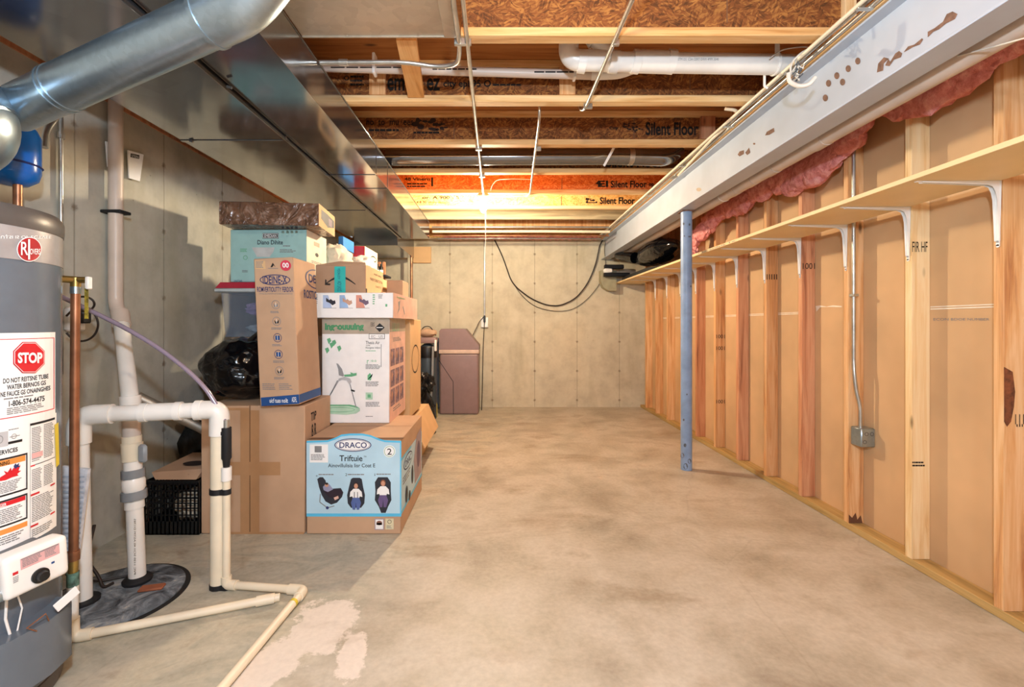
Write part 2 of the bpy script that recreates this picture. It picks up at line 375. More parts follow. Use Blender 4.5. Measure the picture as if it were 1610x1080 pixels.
    def onto(s, ob):
        """printing and marks stay inside the mesh of the part they are on"""
        o = ob.location.copy(); p = ob.parent
        while p: o += p.location; p = p.parent
        me = ob.data; idx = []
        for m in s.m:
            if m.name not in [x.name for x in me.materials]: me.materials.append(m)
            idx.append([x.name for x in me.materials].index(m.name))
        bm = bmesh.new(); bm.from_mesh(me); vs = [bm.verts.new(v-o) for v in s.v]
        for f, i in zip(s.f, s.mi):
            try: q = bm.faces.new([vs[j] for j in f]); q.material_index = idx[i]; q.smooth = False
            except ValueError: pass
        bm.to_mesh(me); bm.free(); return ob
    def build(s, name, parent=None, smooth=40):
        if parent and parent.type == 'MESH' and name in PATTERN: return s.onto(parent)
        me = bpy.data.meshes.new(name); o = parent.location if parent else V((0, 0, 0))
        if parent and parent.parent: o = o+parent.parent.location
        if not s.v: raise ValueError(name)
        loc = V((0, 0, 0))
        if parent is None:
            lo = V([min(v[i] for v in s.v) for i in range(3)]); hi = V([max(v[i] for v in s.v) for i in range(3)])
            loc = V(((lo.x+hi.x)/2, (lo.y+hi.y)/2, lo.z)); o = loc
        me.from_pydata([v-o for v in s.v], [], s.f)
        for m in s.m: me.materials.append(m)
        me.polygons.foreach_set('material_index', s.mi)
        bm = bmesh.new(); bm.from_mesh(me); bmesh.ops.recalc_face_normals(bm, faces=bm.faces)
        for f in bm.faces: f.smooth = smooth > 0
        for e in bm.edges:
            if len(e.link_faces) != 2 or e.calc_face_angle(0) > math.radians(smooth): e.smooth = False
        bm.to_mesh(me); bm.free()
        ob = bpy.data.objects.new(name, me); col.objects.link(ob)
        if parent: ob.parent = parent
        else: ob.location = loc
        return ob
def tag(o, label, cat, group=None, kind=None):
    if label: o['label'] = label
    if cat: o['category'] = cat
    if group: o['group'] = group
    if kind: o['kind'] = kind
    return o
def struct(o): o['kind'] = 'structure'; return o
def thing(name, label, cat, loc, group=None):
    o = bpy.data.objects.new(name, None); o.empty_display_size = .05; o.location = loc; col.objects.link(o)
    return tag(o, label, cat, group)
def carton(name, label, cat, x0, x1, y0, y1, z0, z1, m, rotz=0, roty=0, pivot=None, group=None, bev=.004):
    """a box-shaped thing: returns its Empty, the body mesh builder and its faces"""
    c = V(pivot) if pivot else V(((x0+x1)/2, (y0+y1)/2, z0))
    R = Matrix.Translation(c) @ Matrix.Rotation(rotz, 4, 'Z') @ Matrix.Rotation(roty, 4, 'Y') @ Matrix.Translation(-c)
    t = thing(name, label, cat, R @ V(((x0+x1)/2, (y0+y1)/2, z0)), group)
    mb = MB(); mb.box(x0, x1, y0, y1, z0, z1, m, bev, R)
    R3 = R.to_3x3()
    fr = Plane(R @ V((x0, y0, z0)), R3 @ V((1, 0, 0)), R3 @ V((0, 0, 1)))
    ri = Plane(R @ V((x1, y0, z0)), R3 @ V((0, 1, 0)), R3 @ V((0, 0, 1)))
    tp = Plane(R @ V((x0, y0, z1)), R3 @ V((1, 0, 0)), R3 @ V((0, 1, 0)))
    return t, mb, fr, ri, tp
ORD = ['first', 'second', 'third', 'fourth', 'fifth', 'sixth', 'seventh', 'eighth', 'ninth', 'tenth', 'eleventh', 'twelfth', 'thirteenth']
# ---------------------------------------------------------------- the room shell
XL, XR, YB, ZJ, ZS = -2.14, 2.109, 6.55, 2.44, 2.681
XS = 2.02                                        # room face of the studs
struct(MB().box(XL-.2, XR+.1, -4.2, YB+.2, -.15, 0, mfloor).build('floor'))
struct(MB().box(XL-.2, XR+.1, -4.2, YB+.2, ZS, ZS+.02, ply).build('ceiling'))
struct(MB().box(XL-.2, XL, -4.2, YB+.2, 0, 2.40, mleft).build('wall_left'))
struct(MB().box(XL, XR+.1, YB, YB+.2, 0, 2.40, mback).build('wall_back'))
mb = MB(); mb.box(XR, XR+.013, -4.2, YB, 0.0, ZS, drywall)
struct(mb.build('wall_right'))
sp = MB(); sp.box(XL-.2, XL+.01, -4.2, YB, 2.40, 2.438, studr); struct(sp.build('trim_1'))
sp = MB(); sp.box(XL-.1, XL-.06, -4.2, YB, 2.438, ZS, osb1); struct(sp.build('trim_2'))
sp = MB(); sp.box(XL, XR, YB-.01, YB+.2, 2.40, 2.438, greywood); struct(sp.build('trim_3'))
sp = MB(); sp.box(XL, XR, YB+.06, YB+.1, 2.438, ZS, osb3); struct(sp.build('trim_4'))
# bottom plate and top plate of the stud wall
o = MB().box(XS, XR-.001, .9, YB-.005, 0.001, .038, treated, .002).build('bottom_plate'); tag(o, 'long treated wooden bottom plate lying on the floor under the studs', 'plate')
# joists
def joist(k, Y, web, writing):
    t = thing('ceiling_joist', ['nearest wooden I-joist crossing the ceiling, beside the sheet metal panel',
        'second I-joist from the camera, behind the wide white drain pipe', 'third I-joist, printed web in front of the round silver duct',
        'fourth I-joist, half hidden behind the round silver duct', 'fifth I-joist, bright orange web just before the bulb',
        'sixth I-joist, golden web right behind the glowing bulb'][k], 'joist', (0, Y, ZJ), 'wooden I-joists under the ceiling')
    x0, x1 = (XL-.04 if k != 0 else -.17), 1.62
    MB().box(x0, x1, Y, Y+.058, ZJ+.003, ZJ+.041, flange, .002).build('bottom_flange', t)
    MB().box(x0, x1, Y, Y+.058, ZS-.040, ZS-.002, flange, .002).build('top_flange', t)
    m = MB(); m.box(x0, x1, Y+.024, Y+.034, ZJ+.041, ZS-.04, web); w_ = m.build('web', t)
    f = Plane((0, Y+.024, ZJ), (1, 0, 0), (0, 0, 1)).P; b = MB()
    for kind, *a in writing:
        if kind == 't': b.text(f, *a, bold=.06 if len(a[0]) < 14 else .03)
        elif kind == 'l': b.lines(f, *a)
        elif kind == 's': b.rect(f, *a)
        elif kind == 'b':
            x, y, r, sd = a; R = random.Random(sd)
            for i in range(9): b.ell(f, x+R.uniform(-r, r), y+R.uniform(-r*.55, r*.55), R.uniform(.15, .4)*r, R.uniform(.1, .28)*r, inkbrown, .001+.0002*i, 9)
    if writing: b.build('printed_lettering', w_, 0)
    return t
I = plain('joist_print_black', '070503', .8)
J = [1.975, 2.56, 3.17, 3.76, 4.35, 4.93]
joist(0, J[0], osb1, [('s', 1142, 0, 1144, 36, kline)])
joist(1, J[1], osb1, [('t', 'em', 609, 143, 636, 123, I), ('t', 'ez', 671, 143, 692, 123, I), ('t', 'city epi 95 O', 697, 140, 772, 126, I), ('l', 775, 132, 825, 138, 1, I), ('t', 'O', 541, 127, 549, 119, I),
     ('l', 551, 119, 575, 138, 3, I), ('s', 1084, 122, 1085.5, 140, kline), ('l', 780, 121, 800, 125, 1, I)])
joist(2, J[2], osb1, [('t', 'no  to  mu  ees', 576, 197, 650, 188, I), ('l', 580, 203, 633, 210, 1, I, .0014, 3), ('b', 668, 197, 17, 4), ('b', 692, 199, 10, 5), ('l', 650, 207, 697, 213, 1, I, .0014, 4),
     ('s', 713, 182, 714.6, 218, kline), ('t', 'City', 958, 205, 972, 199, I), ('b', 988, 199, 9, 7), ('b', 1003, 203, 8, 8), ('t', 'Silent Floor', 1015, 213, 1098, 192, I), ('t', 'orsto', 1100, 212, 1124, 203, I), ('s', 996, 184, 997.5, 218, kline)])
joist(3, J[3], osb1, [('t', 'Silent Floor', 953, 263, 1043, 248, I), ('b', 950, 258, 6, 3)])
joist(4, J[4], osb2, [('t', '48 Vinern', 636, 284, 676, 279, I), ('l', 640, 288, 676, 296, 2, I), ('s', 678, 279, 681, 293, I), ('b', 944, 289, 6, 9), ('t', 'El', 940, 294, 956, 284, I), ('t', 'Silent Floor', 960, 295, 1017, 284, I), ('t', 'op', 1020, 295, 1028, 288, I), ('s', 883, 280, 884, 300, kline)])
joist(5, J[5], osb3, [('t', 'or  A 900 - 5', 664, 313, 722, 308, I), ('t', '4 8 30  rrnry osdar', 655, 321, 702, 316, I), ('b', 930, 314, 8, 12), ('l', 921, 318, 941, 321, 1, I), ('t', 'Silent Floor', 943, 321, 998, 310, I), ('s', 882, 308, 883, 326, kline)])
# grey solid header and the last pair of joists near the back wall
o = MB().box(XL, 1.6, 5.42, 5.46, ZJ+.003, ZS-.002, greywood, .002).build('ceiling_header'); tag(o, 'weathered grey solid board crossing the ceiling behind the bulb', 'header')
o = MB().box(XL, 1.6, 5.93, 5.98, ZJ+.003, ZS-.002, studw, .002).build('ceiling_header'); tag(o, 'solid brown joist across the ceiling nearest the back wall', 'header')
# blocks and brace between joists
def block(lab, x, Y, m=studw, w_=.09, z0=None):
    o = MB().box(x, x+w_, Y-.004, Y+.022, (z0 or ZJ+.042), ZS-.041, m, .001).build('squash_block'); tag(o, lab, 'block'); return o
block('short upright wood block on the second joist left of the leaning brace', -.735, J[1], studw)
block('short upright wood block on the second joist below the white drain elbow', .335, J[1])
block('wood block on the nearest joist beside the steel beam', 1.495, J[0], studp, .05)
block('wood block on the third joist beside the steel beam', 1.40, J[2], studr, .10)
m = MB(); a = PX(630, 62, 2.03); b = PX(652, 148, 2.56)
p0 = V((-.42, 2.04, 2.462)); p1 = V((-.47, 2.552, 2.462)); d = p1-p0
m.tube([p0, p1], .001, studp, 4); m = MB()
m.add([p0+V((-.045, 0, 0)), p0+V((.045, 0, 0)), p1+V((.045, 0, 0)), p1+V((-.045, 0, 0)), p0+V((-.045, 0, .036)), p0+V((.045, 0, .036)), p1+V((.045, 0, .036)), p1+V((-.045, 0, .036))],
      [(3, 2, 1, 0), (4, 5, 6, 7), (0, 1, 5, 4), (1, 2, 6, 5), (2, 3, 7, 6), (3, 0, 4, 7)], wood('brace_pine', 'f0bd7c', 'dd9f58', 'a86a30', 1))
tag(m.build('brace'), 'yellow pine brace spanning the first two ceiling joists', 'brace')
# sheet metal panel under the joists, top centre
m = MB(); m.box(-.855, -.185, .55, 1.972, ZJ-.004, ZJ+.001, galv3)
m.box(-.24, -.185, .55, 1.972, ZJ-.010, ZJ-.004, galv3, .002); m.box(-.855, -.185, 1.966, 1.974, ZJ-.008, ZJ+.02, galv3)
f = Plane((-.86, .5, ZJ-.004), (1, 0, 0), (0, 1, 0)).P
t = thing('sheet_metal_panel', 'large flat galvanised panel nailed under the joists at the top', 'panel', (-.5, 1.3, ZJ-.01)); m.build('panel', t)
for x in (447, 546, 596, 657, 705): MB().ell(f, x, 55+(x % 3), 1.6, 1.2, chrome, .002, 8).build('nail_head', t)
# ---------------------------------------------------------------- stud wall
for k in range(12):
    Y = 1.825+.406*k; mt = [studw, studp, studw, studr, studw, studr, studw, studr, studw, studw, studw, studw][k]
    t = thing('wall_stud', '%s upright stud of the open framed wall, counted from the right edge' % ORD[k], 'stud', (XS+.04, Y+.019, .039), 'upright studs of the right wall')
    tb = MB().box(XS, XR-.001, Y, Y+.038, .0385, 2.40, mt, .0015).build('timber', t)
    f = Plane((XS, Y, 0), (1, 0, 0), (0, 0, 1)).U; s_ = MB()
    if k == 0:
        s_.text(f, '111', .045, .79, .08, .83, inkbrown)
        s_.poly(f, [(.0, 1.02), (.035, 1.0), (.045, .92), (.04, .86), (.028, .80), (.012, .78), (.0, .80)], plain('bark_patch', '8a4f2e', .9, var=.4, sc_=40, bump=.6), .0012)
        s_.text(f, 'III', .05, .78, .075, .79, inkbrown)
    if k == 1: s_.text(f, 'FIR HF', .0, 1.545, .075, 1.595, inkbrown); s_.lines(f, .0, .495, .07, .525, 2, inkbrown)
    if k == 3: s_.text(f, '1001', .004, 1.56, .085, 1.60, inkbrown)
    if k == 4: s_.text(f, 'IIIII', .0, 1.53, .08, 1.57, inkbrown)
    if k == 6:
        for zz in (.95, 1.06, .45): s_.text(f, '1001', .006, zz, .084, zz+.035, inkbrown)
    if k == 2:
        s_.poly(f, [(.0, .04), (.08, .04), (.07, .085), (.05, .06), (.04, .1), (.02, .07), (.0, .09)], plain('burnt_stain', '6b4630', .9))
    if s_.v: s_.build('stamped_mark', tb, 0)
# plate above the studs, and white joint lines between the studs
o = MB().box(XS, XR-.001, 1.2, YB-.005, 2.4005, 2.438, woody, .002).build('top_plate'); tag(o, 'wooden top plate over the studs behind pink insulation', 'plate')
jl = [(1.24, 1.823), (1.866, 2.229), (3.084, 3.447), (3.49, 3.853), (3.896, 4.26), (4.30, 4.66), (4.71, 5.07), (5.11, 5.48), (5.52, 5.88)]
for i, (a, b) in enumerate(jl):
    m = MB(); R = random.Random(i)
    for zz, h in ((1.262, .006), (1.273, .005)): m.box(XR-.003, XR+.001, a+.002, b-.002, zz, zz+h, joint)
    o = m.build('joint_tape'); tag(o, 'white drywall joint line in the %s wall bay that shows it, from the right edge' % ORD[i], 'joint line', 'white joint lines between the studs')
f = Plane((XR, 0, 0), (0, 1, 0), (0, 0, 1))
m = MB(); m.text(f.P, 'ECON BDOE NUMBER', 1468, 504, 1556, 500, greyink, .0015)
tag(m.build('printed_marking', None, 0), 'small grey printed words on the brown drywall backing', 'writing'); m = MB(); m.poly(f.P, [(1283, 481), (1290, 480), (1300, 482), (1310, 480), (1324, 481), (1324, 483), (1305, 482.5), (1290, 483), (1284, 490)], joint, .002)
tag(m.build('torn_paper_edge', None, 0), 'thin torn white edge on the drywall left of the steel conduit stud', 'tear')
# ---------------------------------------------------------------- shelf and brackets
SX, SZ = 1.655, 1.77
t = thing('wall_shelf', 'long narrow pale board shelf on white brackets along the stud wall', 'shelf', (1.84, 3.9, SZ))
sb = MB().box(SX, XS-.001, .95, 3.52, SZ, SZ+.020, plyshelf, .0015).build('shelf_board', t)
MB().box(SX, XS-.001, 3.523, YB-.01, SZ, SZ+.020, plyshelf, .0015).build('shelf_board', t)
f = Plane((SX, 0, SZ), (0, 1, 0), (0, 0, 1)).P; m = MB()
R = random.Random(5)
m.text(Plane((SX, 3.3, SZ), (0, -1, 0), (0, 0, 1)).U, 'Cloverdale 1x', -.5, .004, .1, .016, greyink); m.build('pencil_writing', sb, 0)
for k in range(12):
    Y = 1.825+.406*k+.019; yy = Y-.026 if k else Y
    if k == 11: continue
    lab = ['white shelf bracket nearest the right edge, on the stud with torn bark', 'white shelf bracket on the palest stud', 'white shelf bracket just above the steel conduit stud'][k] if k < 3 else 'white metal shelf bracket on the %s stud from the right edge' % ORD[k]
    t = thing('shelf_bracket', lab, 'bracket', (XS-.002, Y, SZ-.27), 'white brackets under the shelf')
    # arm under the board: tapers to the tip
    m = MB(); x1 = XS-.001; x0 = SX+.03; z = SZ-.0005; wA, wT = .013, .0065
    vs = [(x1, Y-wA, z), (x1, Y+wA, z), (x0, Y+wT, z), (x0, Y-wT, z), (x1, Y-wA, z-.003), (x1, Y+wA, z-.003), (x0, Y+wT, z-.003), (x0, Y-wT, z-.003)]
    q = [(0, 1, 2, 3), (7, 6, 5, 4), (0, 4, 5, 1), (1, 5, 6, 2), (2, 6, 7, 3), (3, 7, 4, 0)]
    m.add(vs, q, whitep)
    z0 = SZ-.262; vs = [(x1, Y-wA, z), (x1, Y+wA, z), (x1, Y+wT, z0), (x1, Y-wT, z0), (x1-.003, Y-wA, z), (x1-.003, Y+wA, z), (x1-.003, Y+wT, z0), (x1-.003, Y-wT, z0)]
    m.add(vs, q, whitep); m.lathe([(wT, 0), (wT, .003)], (x1-.003, Y, z0), whitep, 12, (1, 0, 0))
    for s_ in (-1, 1):                                    # folded side ribs
        pr = [(x1-.002, z-.002), (x0+.02, z-.002), (x0+.02, z-.006), (x1-.05, z-.016), (x1-.030, z-.024), (x1-.020, z-.045), (x1-.014, z-.075), (x1-.006, z0+.02), (x1-.002, z0+.02)]
        y = Y+s_*(wA-.002)*.8; m.prism([(a, b) for a, b in pr], 1, y-.001, y+.001, whitep)
    m.build('bracket_body', t)
    for zz in (SZ-.035, SZ-.245): MB().lathe([(.0045, -.0055), (.0045, -.003), (.001, -.002)], (x1, Y, zz), greypl, 10, (1, 0, 0)).build('screw', t)
# ---------------------------------------------------------------- steel beam and post
BX, BW, BZ, BT = 1.515, .061, 2.118, 2.404
t = thing('steel_beam', 'grey painted steel I-beam running along the right side of the ceiling', 'beam', (BX, 3.8, BZ))
MB().box(BX-BW, BX+BW, .6, YB-.002, BZ, BZ+.010, steelw, .002).build('bottom_flange', t)
MB().box(BX-BW, BX+BW, .6, YB-.002, BT-.010, BT, steelw, .002).build('top_flange', t)
wb = MB().box(BX-.004, BX+.004, .6, YB-.002, BZ+.010, BT-.010, steelw).build('web', t)
f = Plane((BX-.004, 0, BZ), (0, 1, 0), (0, 0, 1)).P; m = MB()
for x, y in ((1349, 96), (1334, 108), (1316, 119), (1303, 131), (1325, 129), (1298, 154)): m.ell(f, x, y, 4.2, 5.5, rust, .001, 14)
def flake(pts): m.poly(f, pts, rust, .001)
flake([(1379, 114), (1381, 100), (1390, 90), (1398, 92), (1390, 100), (1389, 111)]); flake([(1392, 103), (1397, 92), (1400, 97), (1408, 84), (1414, 80), (1419, 84), (1417, 90), (1406, 94), (1399, 104)])

flake([(1421, 82), (1428, 73), (1438, 70), (1450, 60), (1452, 62), (1447, 70), (1436, 74), (1424, 81)])
flake([(1459, 58), (1459, 50), (1470, 44), (1483, 34), (1489, 22), (1498, 18), (1506, 22), (1502, 30), (1488, 37), (1477, 46), (1468, 50), (1460, 58)])
flake([(1203, 213), (1206, 207), (1217, 201), (1218, 207), (1210, 212)])
flake([(1160, 243), (1163, 238), (1170, 236), (1170, 242), (1163, 246)]); flake([(1172, 240), (1178, 232), (1180, 240), (1175, 244)]); m.ell(f, 1186, 226, 2, 1.6, rust, .001, 8); m.ell(f, 1099, 298, 4, 3, plain('paint_blister', 'b8a894', .7), .001, 12)
m.build('rust_patch', wb, 0)
o = MB().box(BX-BW-.012, BX+BW+.012, .6, YB-.012, BT+.001, ZJ+.002, woody, .002).build('beam_nailer'); tag(o, 'flat pine plank bolted on top of the steel beam', 'plank')
t = thing('steel_post', 'round blue-grey steel post holding up the beam', 'post', (1.53, 3.735, 0))
MB().cyl((1.53, 3.735, .001), (1.53, 3.735, BZ-.008), .0445, bluecol, 36).build('post_tube', t); pt = t.children[0]
MB().box(1.475, 1.585, 3.68, 3.79, BZ-.008, BZ-.0005, rust, .001).build('cap_plate', t)
f = Cyl(1.53, 3.735, .0445).P; m = MB(); R = random.Random(3)
for x, y, r in ((1075, 352, 2), (1084, 353, 2), (1083, 372, 1.4), (1076, 371, 1.4), (1085, 372, 1.4), (1086, 450, 1.6), (1080, 620, 1.5), (1077, 700, 3), (1073, 716, 4), (1084, 725, 4), (1078, 733, 5), (1075, 660, 2)): m.ell(f, x, y, r*.7, r, plain('scuffed_paint', '6b727c', .7, var=.4, sc_=60), .0008, 9)
m.build('paint_scuff', pt, 0)
# ---------------------------------------------------------------- ducts
def duct(name, label, x0, x1, y0, y1, z0, z1, seams, rib=()):
    t = thing(name, label, 'duct', ((x0+x1)/2, (y0+y1)/2, z0)); m = MB()
    m.box(x0, x1, y0, y1, z0, z1, galv1, .003).build('duct_body', t)
    for y in seams:
        s_ = MB(); s_.box(x0-.003, x1+.003, y-.012, y+.012, z0-.004, z1+.001, galv1, .001); s_.build('seam_cleat', t)
    return t
d1 = duct('supply_duct', 'long narrow shiny rectangular duct nearest the room centre', -1.183, -.862, .2, 5.55, 2.233, 2.437, (3.18, 3.50))
MB().box(-.866, -.858, .2, 5.55, 2.229, 2.2375, galv1, .001).build('edge_seam', d1)
MB().box(-.868, -.858, .2, 5.55, 2.430, 2.4385, galv1, .001).build('edge_seam', d1)
d2 = duct('return_duct', 'wide rectangular sheet metal duct against the left wall', -1.775, -1.190, .1, 5.30, 2.215, 2.437, (2.54, 4.1))
MB().box(-1.199, -1.187, .1, 5.30, 2.207, 2.2165, galv1, .001).build('edge_seam', d2)
m = MB(); m.box(-1.70, -1.190, 5.30, 6.3, 2.11, 2.437, galv1, .003); m.build('duct_boot', d2)
for x, y in ((357, 136), (298, 221)):
    p = Plane((0, 0, 2.212), (1, 0, 0), (0, 1, 0)).P(x, y, 0); MB().tube([p, p+V((.02, 0, -.006))], .006, dgreypl, 8).build('sheet_screw', d2)
# flue pipe with elbow bonnet above the heater
A = V((-1.715, 1.605, 1.945)); B = V((-.86, 1.385, 2.125)); dd = (B-A).normalized(); r = .074
t = thing('flue_pipe', 'fat round galvanised flue pipe slanting up across the ducts', 'flue pipe', A)
MB().tube([A, A+dd*.24], r*.97, galv2, 40).build('pipe_section', t); MB().tube([A+dd*.22, B-dd*.02], r, galv2, 40).build('pipe_section', t)
for q in (.225, .245): MB().tube([A+dd*(q-.004), A+dd*(q+.004)], r+.003, galv2, 40).build('crimped_bead', t)
C2 = B+dd*.10; m = MB(); m.tube([B-dd*.03, C2, C2+V((.10, -.02, .10)), C2+V((.12, -.02, .20))], r*1.05, galv2, 32, .08); m.build('elbow', t)
MB().tube([B-dd*.035, B-dd*.022], r+.007, galv2, 40).build('crimped_bead', t)
for x, y in ((318, 5), (328, 12), (73, 117)):
    MB().blob(PX(x, y, 1.315 if x > 100 else 1.475), (.005, .005, .005), chrome, 1, 0, 1, 2).build('rivet', t)
t = thing('flue_elbow', 'rounded silver flue bonnet at the left edge above the heater', 'flue elbow', (-1.69, 1.43, 1.62))
c = V((-1.80, 1.43, 1.85)); ax = V((.55, .35, -.75)).normalized()
pr = [(.205*math.cos(math.radians(q_)), .205*math.sin(math.radians(q_))) for q_ in range(-88, 89, 8)]
MB().lathe(pr, c, galv2, 56, ax).build('bonnet', t, 40)
for h_ in (-.10, 0, .09):
    rb_ = math.sqrt(.205**2-h_**2); MB().lathe([(rb_-.003, h_-.009), (rb_+.004, h_-.003), (rb_+.004, h_+.003), (rb_-.003, h_+.009)], c, galv2, 56, ax).build('crimped_bead', t)
MB().tube([(-1.72, 1.40, 1.535), (-1.73, 1.41, 1.72)], .076, galv2, 32).build('collar', t)
# round silver duct between joists 3 and 4
t = thing('round_duct', 'round silver duct crossing the ceiling between two joists', 'duct', (.2, 3.46, 2.43))
c = PX(850, 247, 3.62).z
MB().tube([(-.90, 3.62, c-.004), (.95, 3.62, c+.004)], .062, galv1, 36).build('duct_section', t)
MB().tube([(.93, 3.62, c+.004), (1.10, 3.62, c), (1.33, 3.61, c-.01), (1.42, 3.61, c+.06)], .064, galv1, 36, .08).build('duct_section', t)
MB().tube([(1.02, 3.62, c+.003), (1.06, 3.62, c+.003)], .066, galv3, 36).build('foil_tape', t)
o = MB().add([PX(963, 232, 3.39), PX(967, 233, 3.39), PX(951, 262, 3.385), PX(948, 260, 3.385), PX(963, 232, 3.395), PX(967, 233, 3.395), PX(951, 262, 3.39), PX(948, 260, 3.39)], [(0, 1, 2, 3), (4, 5, 6, 7), (0, 1, 5, 4), (1, 2, 6, 5), (2, 3, 7, 6), (3, 0, 4, 7)], whitep).build('hanger_strap', t)
# ---------------------------------------------------------------- ceiling plumbing and conduit
def pipe(name, label, cat, pts, r, m, fil=.05, group=None, seg=18):
    o = MB().tube(pts, r, m, seg, fil).build(name); return tag(o, label, cat, group)
# wide white drain
t = thing('drain_pipe', 'wide white plastic drain pipe with elbow crossing between the first joists', 'pipe', (.9, 2.27, 2.44))
Yd = 2.27; zc = PX(1050, 99, Yd).z; X = lambda px, Y=Yd: (px-VX)*Y/F
MB().tube([(X(1000), Yd, zc+.004), (1.62, Yd, zc-.012)], .0475, pvc, 32).build('pipe_run', t)
MB().tube([(X(895), Yd, zc+.15), (X(893), Yd, zc+.012), (X(960), Yd, zc+.012)], .049, pvc, 32, .12, 10).build('elbow', t)
MB().tube([(X(925), Yd, zc+.010), (X(1000), Yd, zc+.004)], .047, pvc, 32).build('pipe_run', t)
for a, b, rr in ((909, 921, .053), (958, 972, .053), (994, 1006, .055), (1048, 1060, .056), (1006, 1048, .053)): MB().tube([(X(a), Yd, zc+.008), (X(b), Yd, zc+.004)], rr, pvc, 32).build('coupling', t)
MB().tube([(X(962), Yd, zc+.02), (X(928), Yd-.02, zc+.13)], .036, pvc, 24).build('branch', t)
MB().tube([(X(936), Yd-.015, zc+.09), (X(926), Yd-.022, zc+.14)], .042, pvc, 24).build('coupling', t)
MB().lathe([(.051, -.006), (.053, 0), (.051, .006)], (X(1219), Yd, zc-.008), whitep, 32, (1, 0, .0)).build('pipe_hanger', t)
MB().box(X(1209), X(1216), Yd-.052, Yd-.048, zc, ZS, whitep).build('hanger_strap', t)
m = MB(); f = Plane((0, Yd-.048, 0), (1, 0, 0), (0, 0, 1)).P
m.text(f, 'ASTM D2  CSA CERT DWV 4MM 3040', 1063, 95, 1130, 91, greyink, -.0); m.build('printed_lettering', t.children[0], 0)
# thinner drain pipe
t = thing('drain_pipe', 'thinner white pipe running behind the leaning brace to the wide drain', 'pipe', (0, 2.40, 2.52))
Y2 = 2.44; a = V((-1.02, Y2, PX(560, 105, Y2).z)); b = V(((930-VX)*Y2/F, Y2, PX(930, 118, Y2).z))
MB().tube([a, b], .0235, pvcg, 20).build('pipe_run', t); m = MB(); f = Plane((0, Y2-.0238, 0), (1, 0, 0), (0, 0, 1)).P
m.lines(f, 520, 105, 660, 107, 1, ink, .0005, 3, .9, .05); m.lines(f, 680, 107.5, 760, 110, 1, ink, .0005, 4, .9, .05); m.lines(f, 840, 112, 925, 114.5, 1, ink, .0005, 5, .9, .05); m.build('printed_lettering', t.children[0], 0)
for x in (589, 903):
    y = 108 if x < 700 else 115; p = PX(x, y, Y2); MB().box(p.x-.008, p.x+.008, Y2-.026, Y2+.026, p.z-.034, p.z+.075, whitep, .003).build('pipe_strap', t)
MB().tube([PX(930, 118, Y2), PX(975, 116, Y2-.02), PX(1000, 106, Y2-.06)], .026, pvc, 20, .06).build('elbow', t)
o = MB().tube([PX(1202, 118, 2.30), PX(1202, 136, 2.30), PX(1207, 139, 2.30)], .006, whitep, 10, .02).build('pipe_hook'); tag(o, 'small white plastic hook hanging below the wide drain pipe', 'hook')
# conduits
zt = ZJ-.012
t = thing('bulb_conduit', 'straight steel conduit running from the top edge to the glowing bulb', 'conduit', (-.15, 3, zt-.01))
MB().tube([(-.135, .8, zt-.006), (-.142, 2.0, zt-.004), (-.150, 3, zt), (-.158, 4.33, zt)], .0095, chrome, 14).build('tube', t)
for y in (1.99, 3.2, 3.79): m = MB(); m.box(-.158-.014, -.13+.004, y, y+.018, zt-.012, zt+.014, chrome, .002); m.build('strap', t)
t = thing('curved_conduit', 'steel conduit beside the bulb conduit, bending left under the first joist', 'conduit', (-.3, 2.1, zt-.01))
MB().tube([(-.175, .8, zt-.006), (-.178, 2.03, zt-.004), (-.20, 2.16, zt-.004), (-.30, 2.19, zt+.0), (-.45, 2.165, zt+.01), (-.856, 2.165, zt+.008)], .0105, chrome, 14, .07).build('tube', t)
MB().box(-.200, -.152, 1.985, 2.003, zt-.016, zt+.014, chrome, .002).build('strap', t)
p = PX(540, 91, 2.165); MB().tube([(p.x-.02, 2.165, zt+.008), (p.x+.02, 2.165, zt+.008)], .015, chrome, 14).build('coupling', t)
t = thing('short_conduit', 'steel conduit slanting from the top edge to the second joist', 'conduit', (.5, 2.2, zt-.01))
MB().tube([(.52, .9, zt), (.487, 2.62, zt-.004), (.475, 2.72, zt+.05), (.475, 2.73, zt+.2)], .0095, chrome, 14, .05).build('tube', t)
for y in (1.99, 2.575): MB().box(.474+.02*(y < 2), .524, y, y+.018, zt-.014, zt+.014, chrome, .002).build('strap', t)
t = thing('switch_conduit', 'steel conduit right of the bulb, bending back toward it', 'conduit', (.26, 3.5, zt-.01))
MB().tube([(.235, 2.70, zt+.2), (.235, 2.71, zt+.01), (.24, 2.80, zt), (.285, 4.30, zt-.002), (.26, 4.39, zt-.002), (.05, 4.41, zt), (-.10, 4.40, zt)], .0085, chrome, 14, .06).build('tube', t)
MB().box(.25, .29, 3.20, 3.218, zt-.014, zt+.014, chrome, .002).build('strap', t)
t = thing('white_cable', 'white cable curving up beside the bulb onto the orange joist', 'cable', (0, 4.3, zt))
MB().tube([(-.10, 4.37, zt), (-.075, 4.33, zt+.09), (-.03, 4.32, zt+.135), (.12, 4.325, zt+.145), (.30, 4.33, zt+.14)], .004, wirew, 8, .05).build('cable', t)
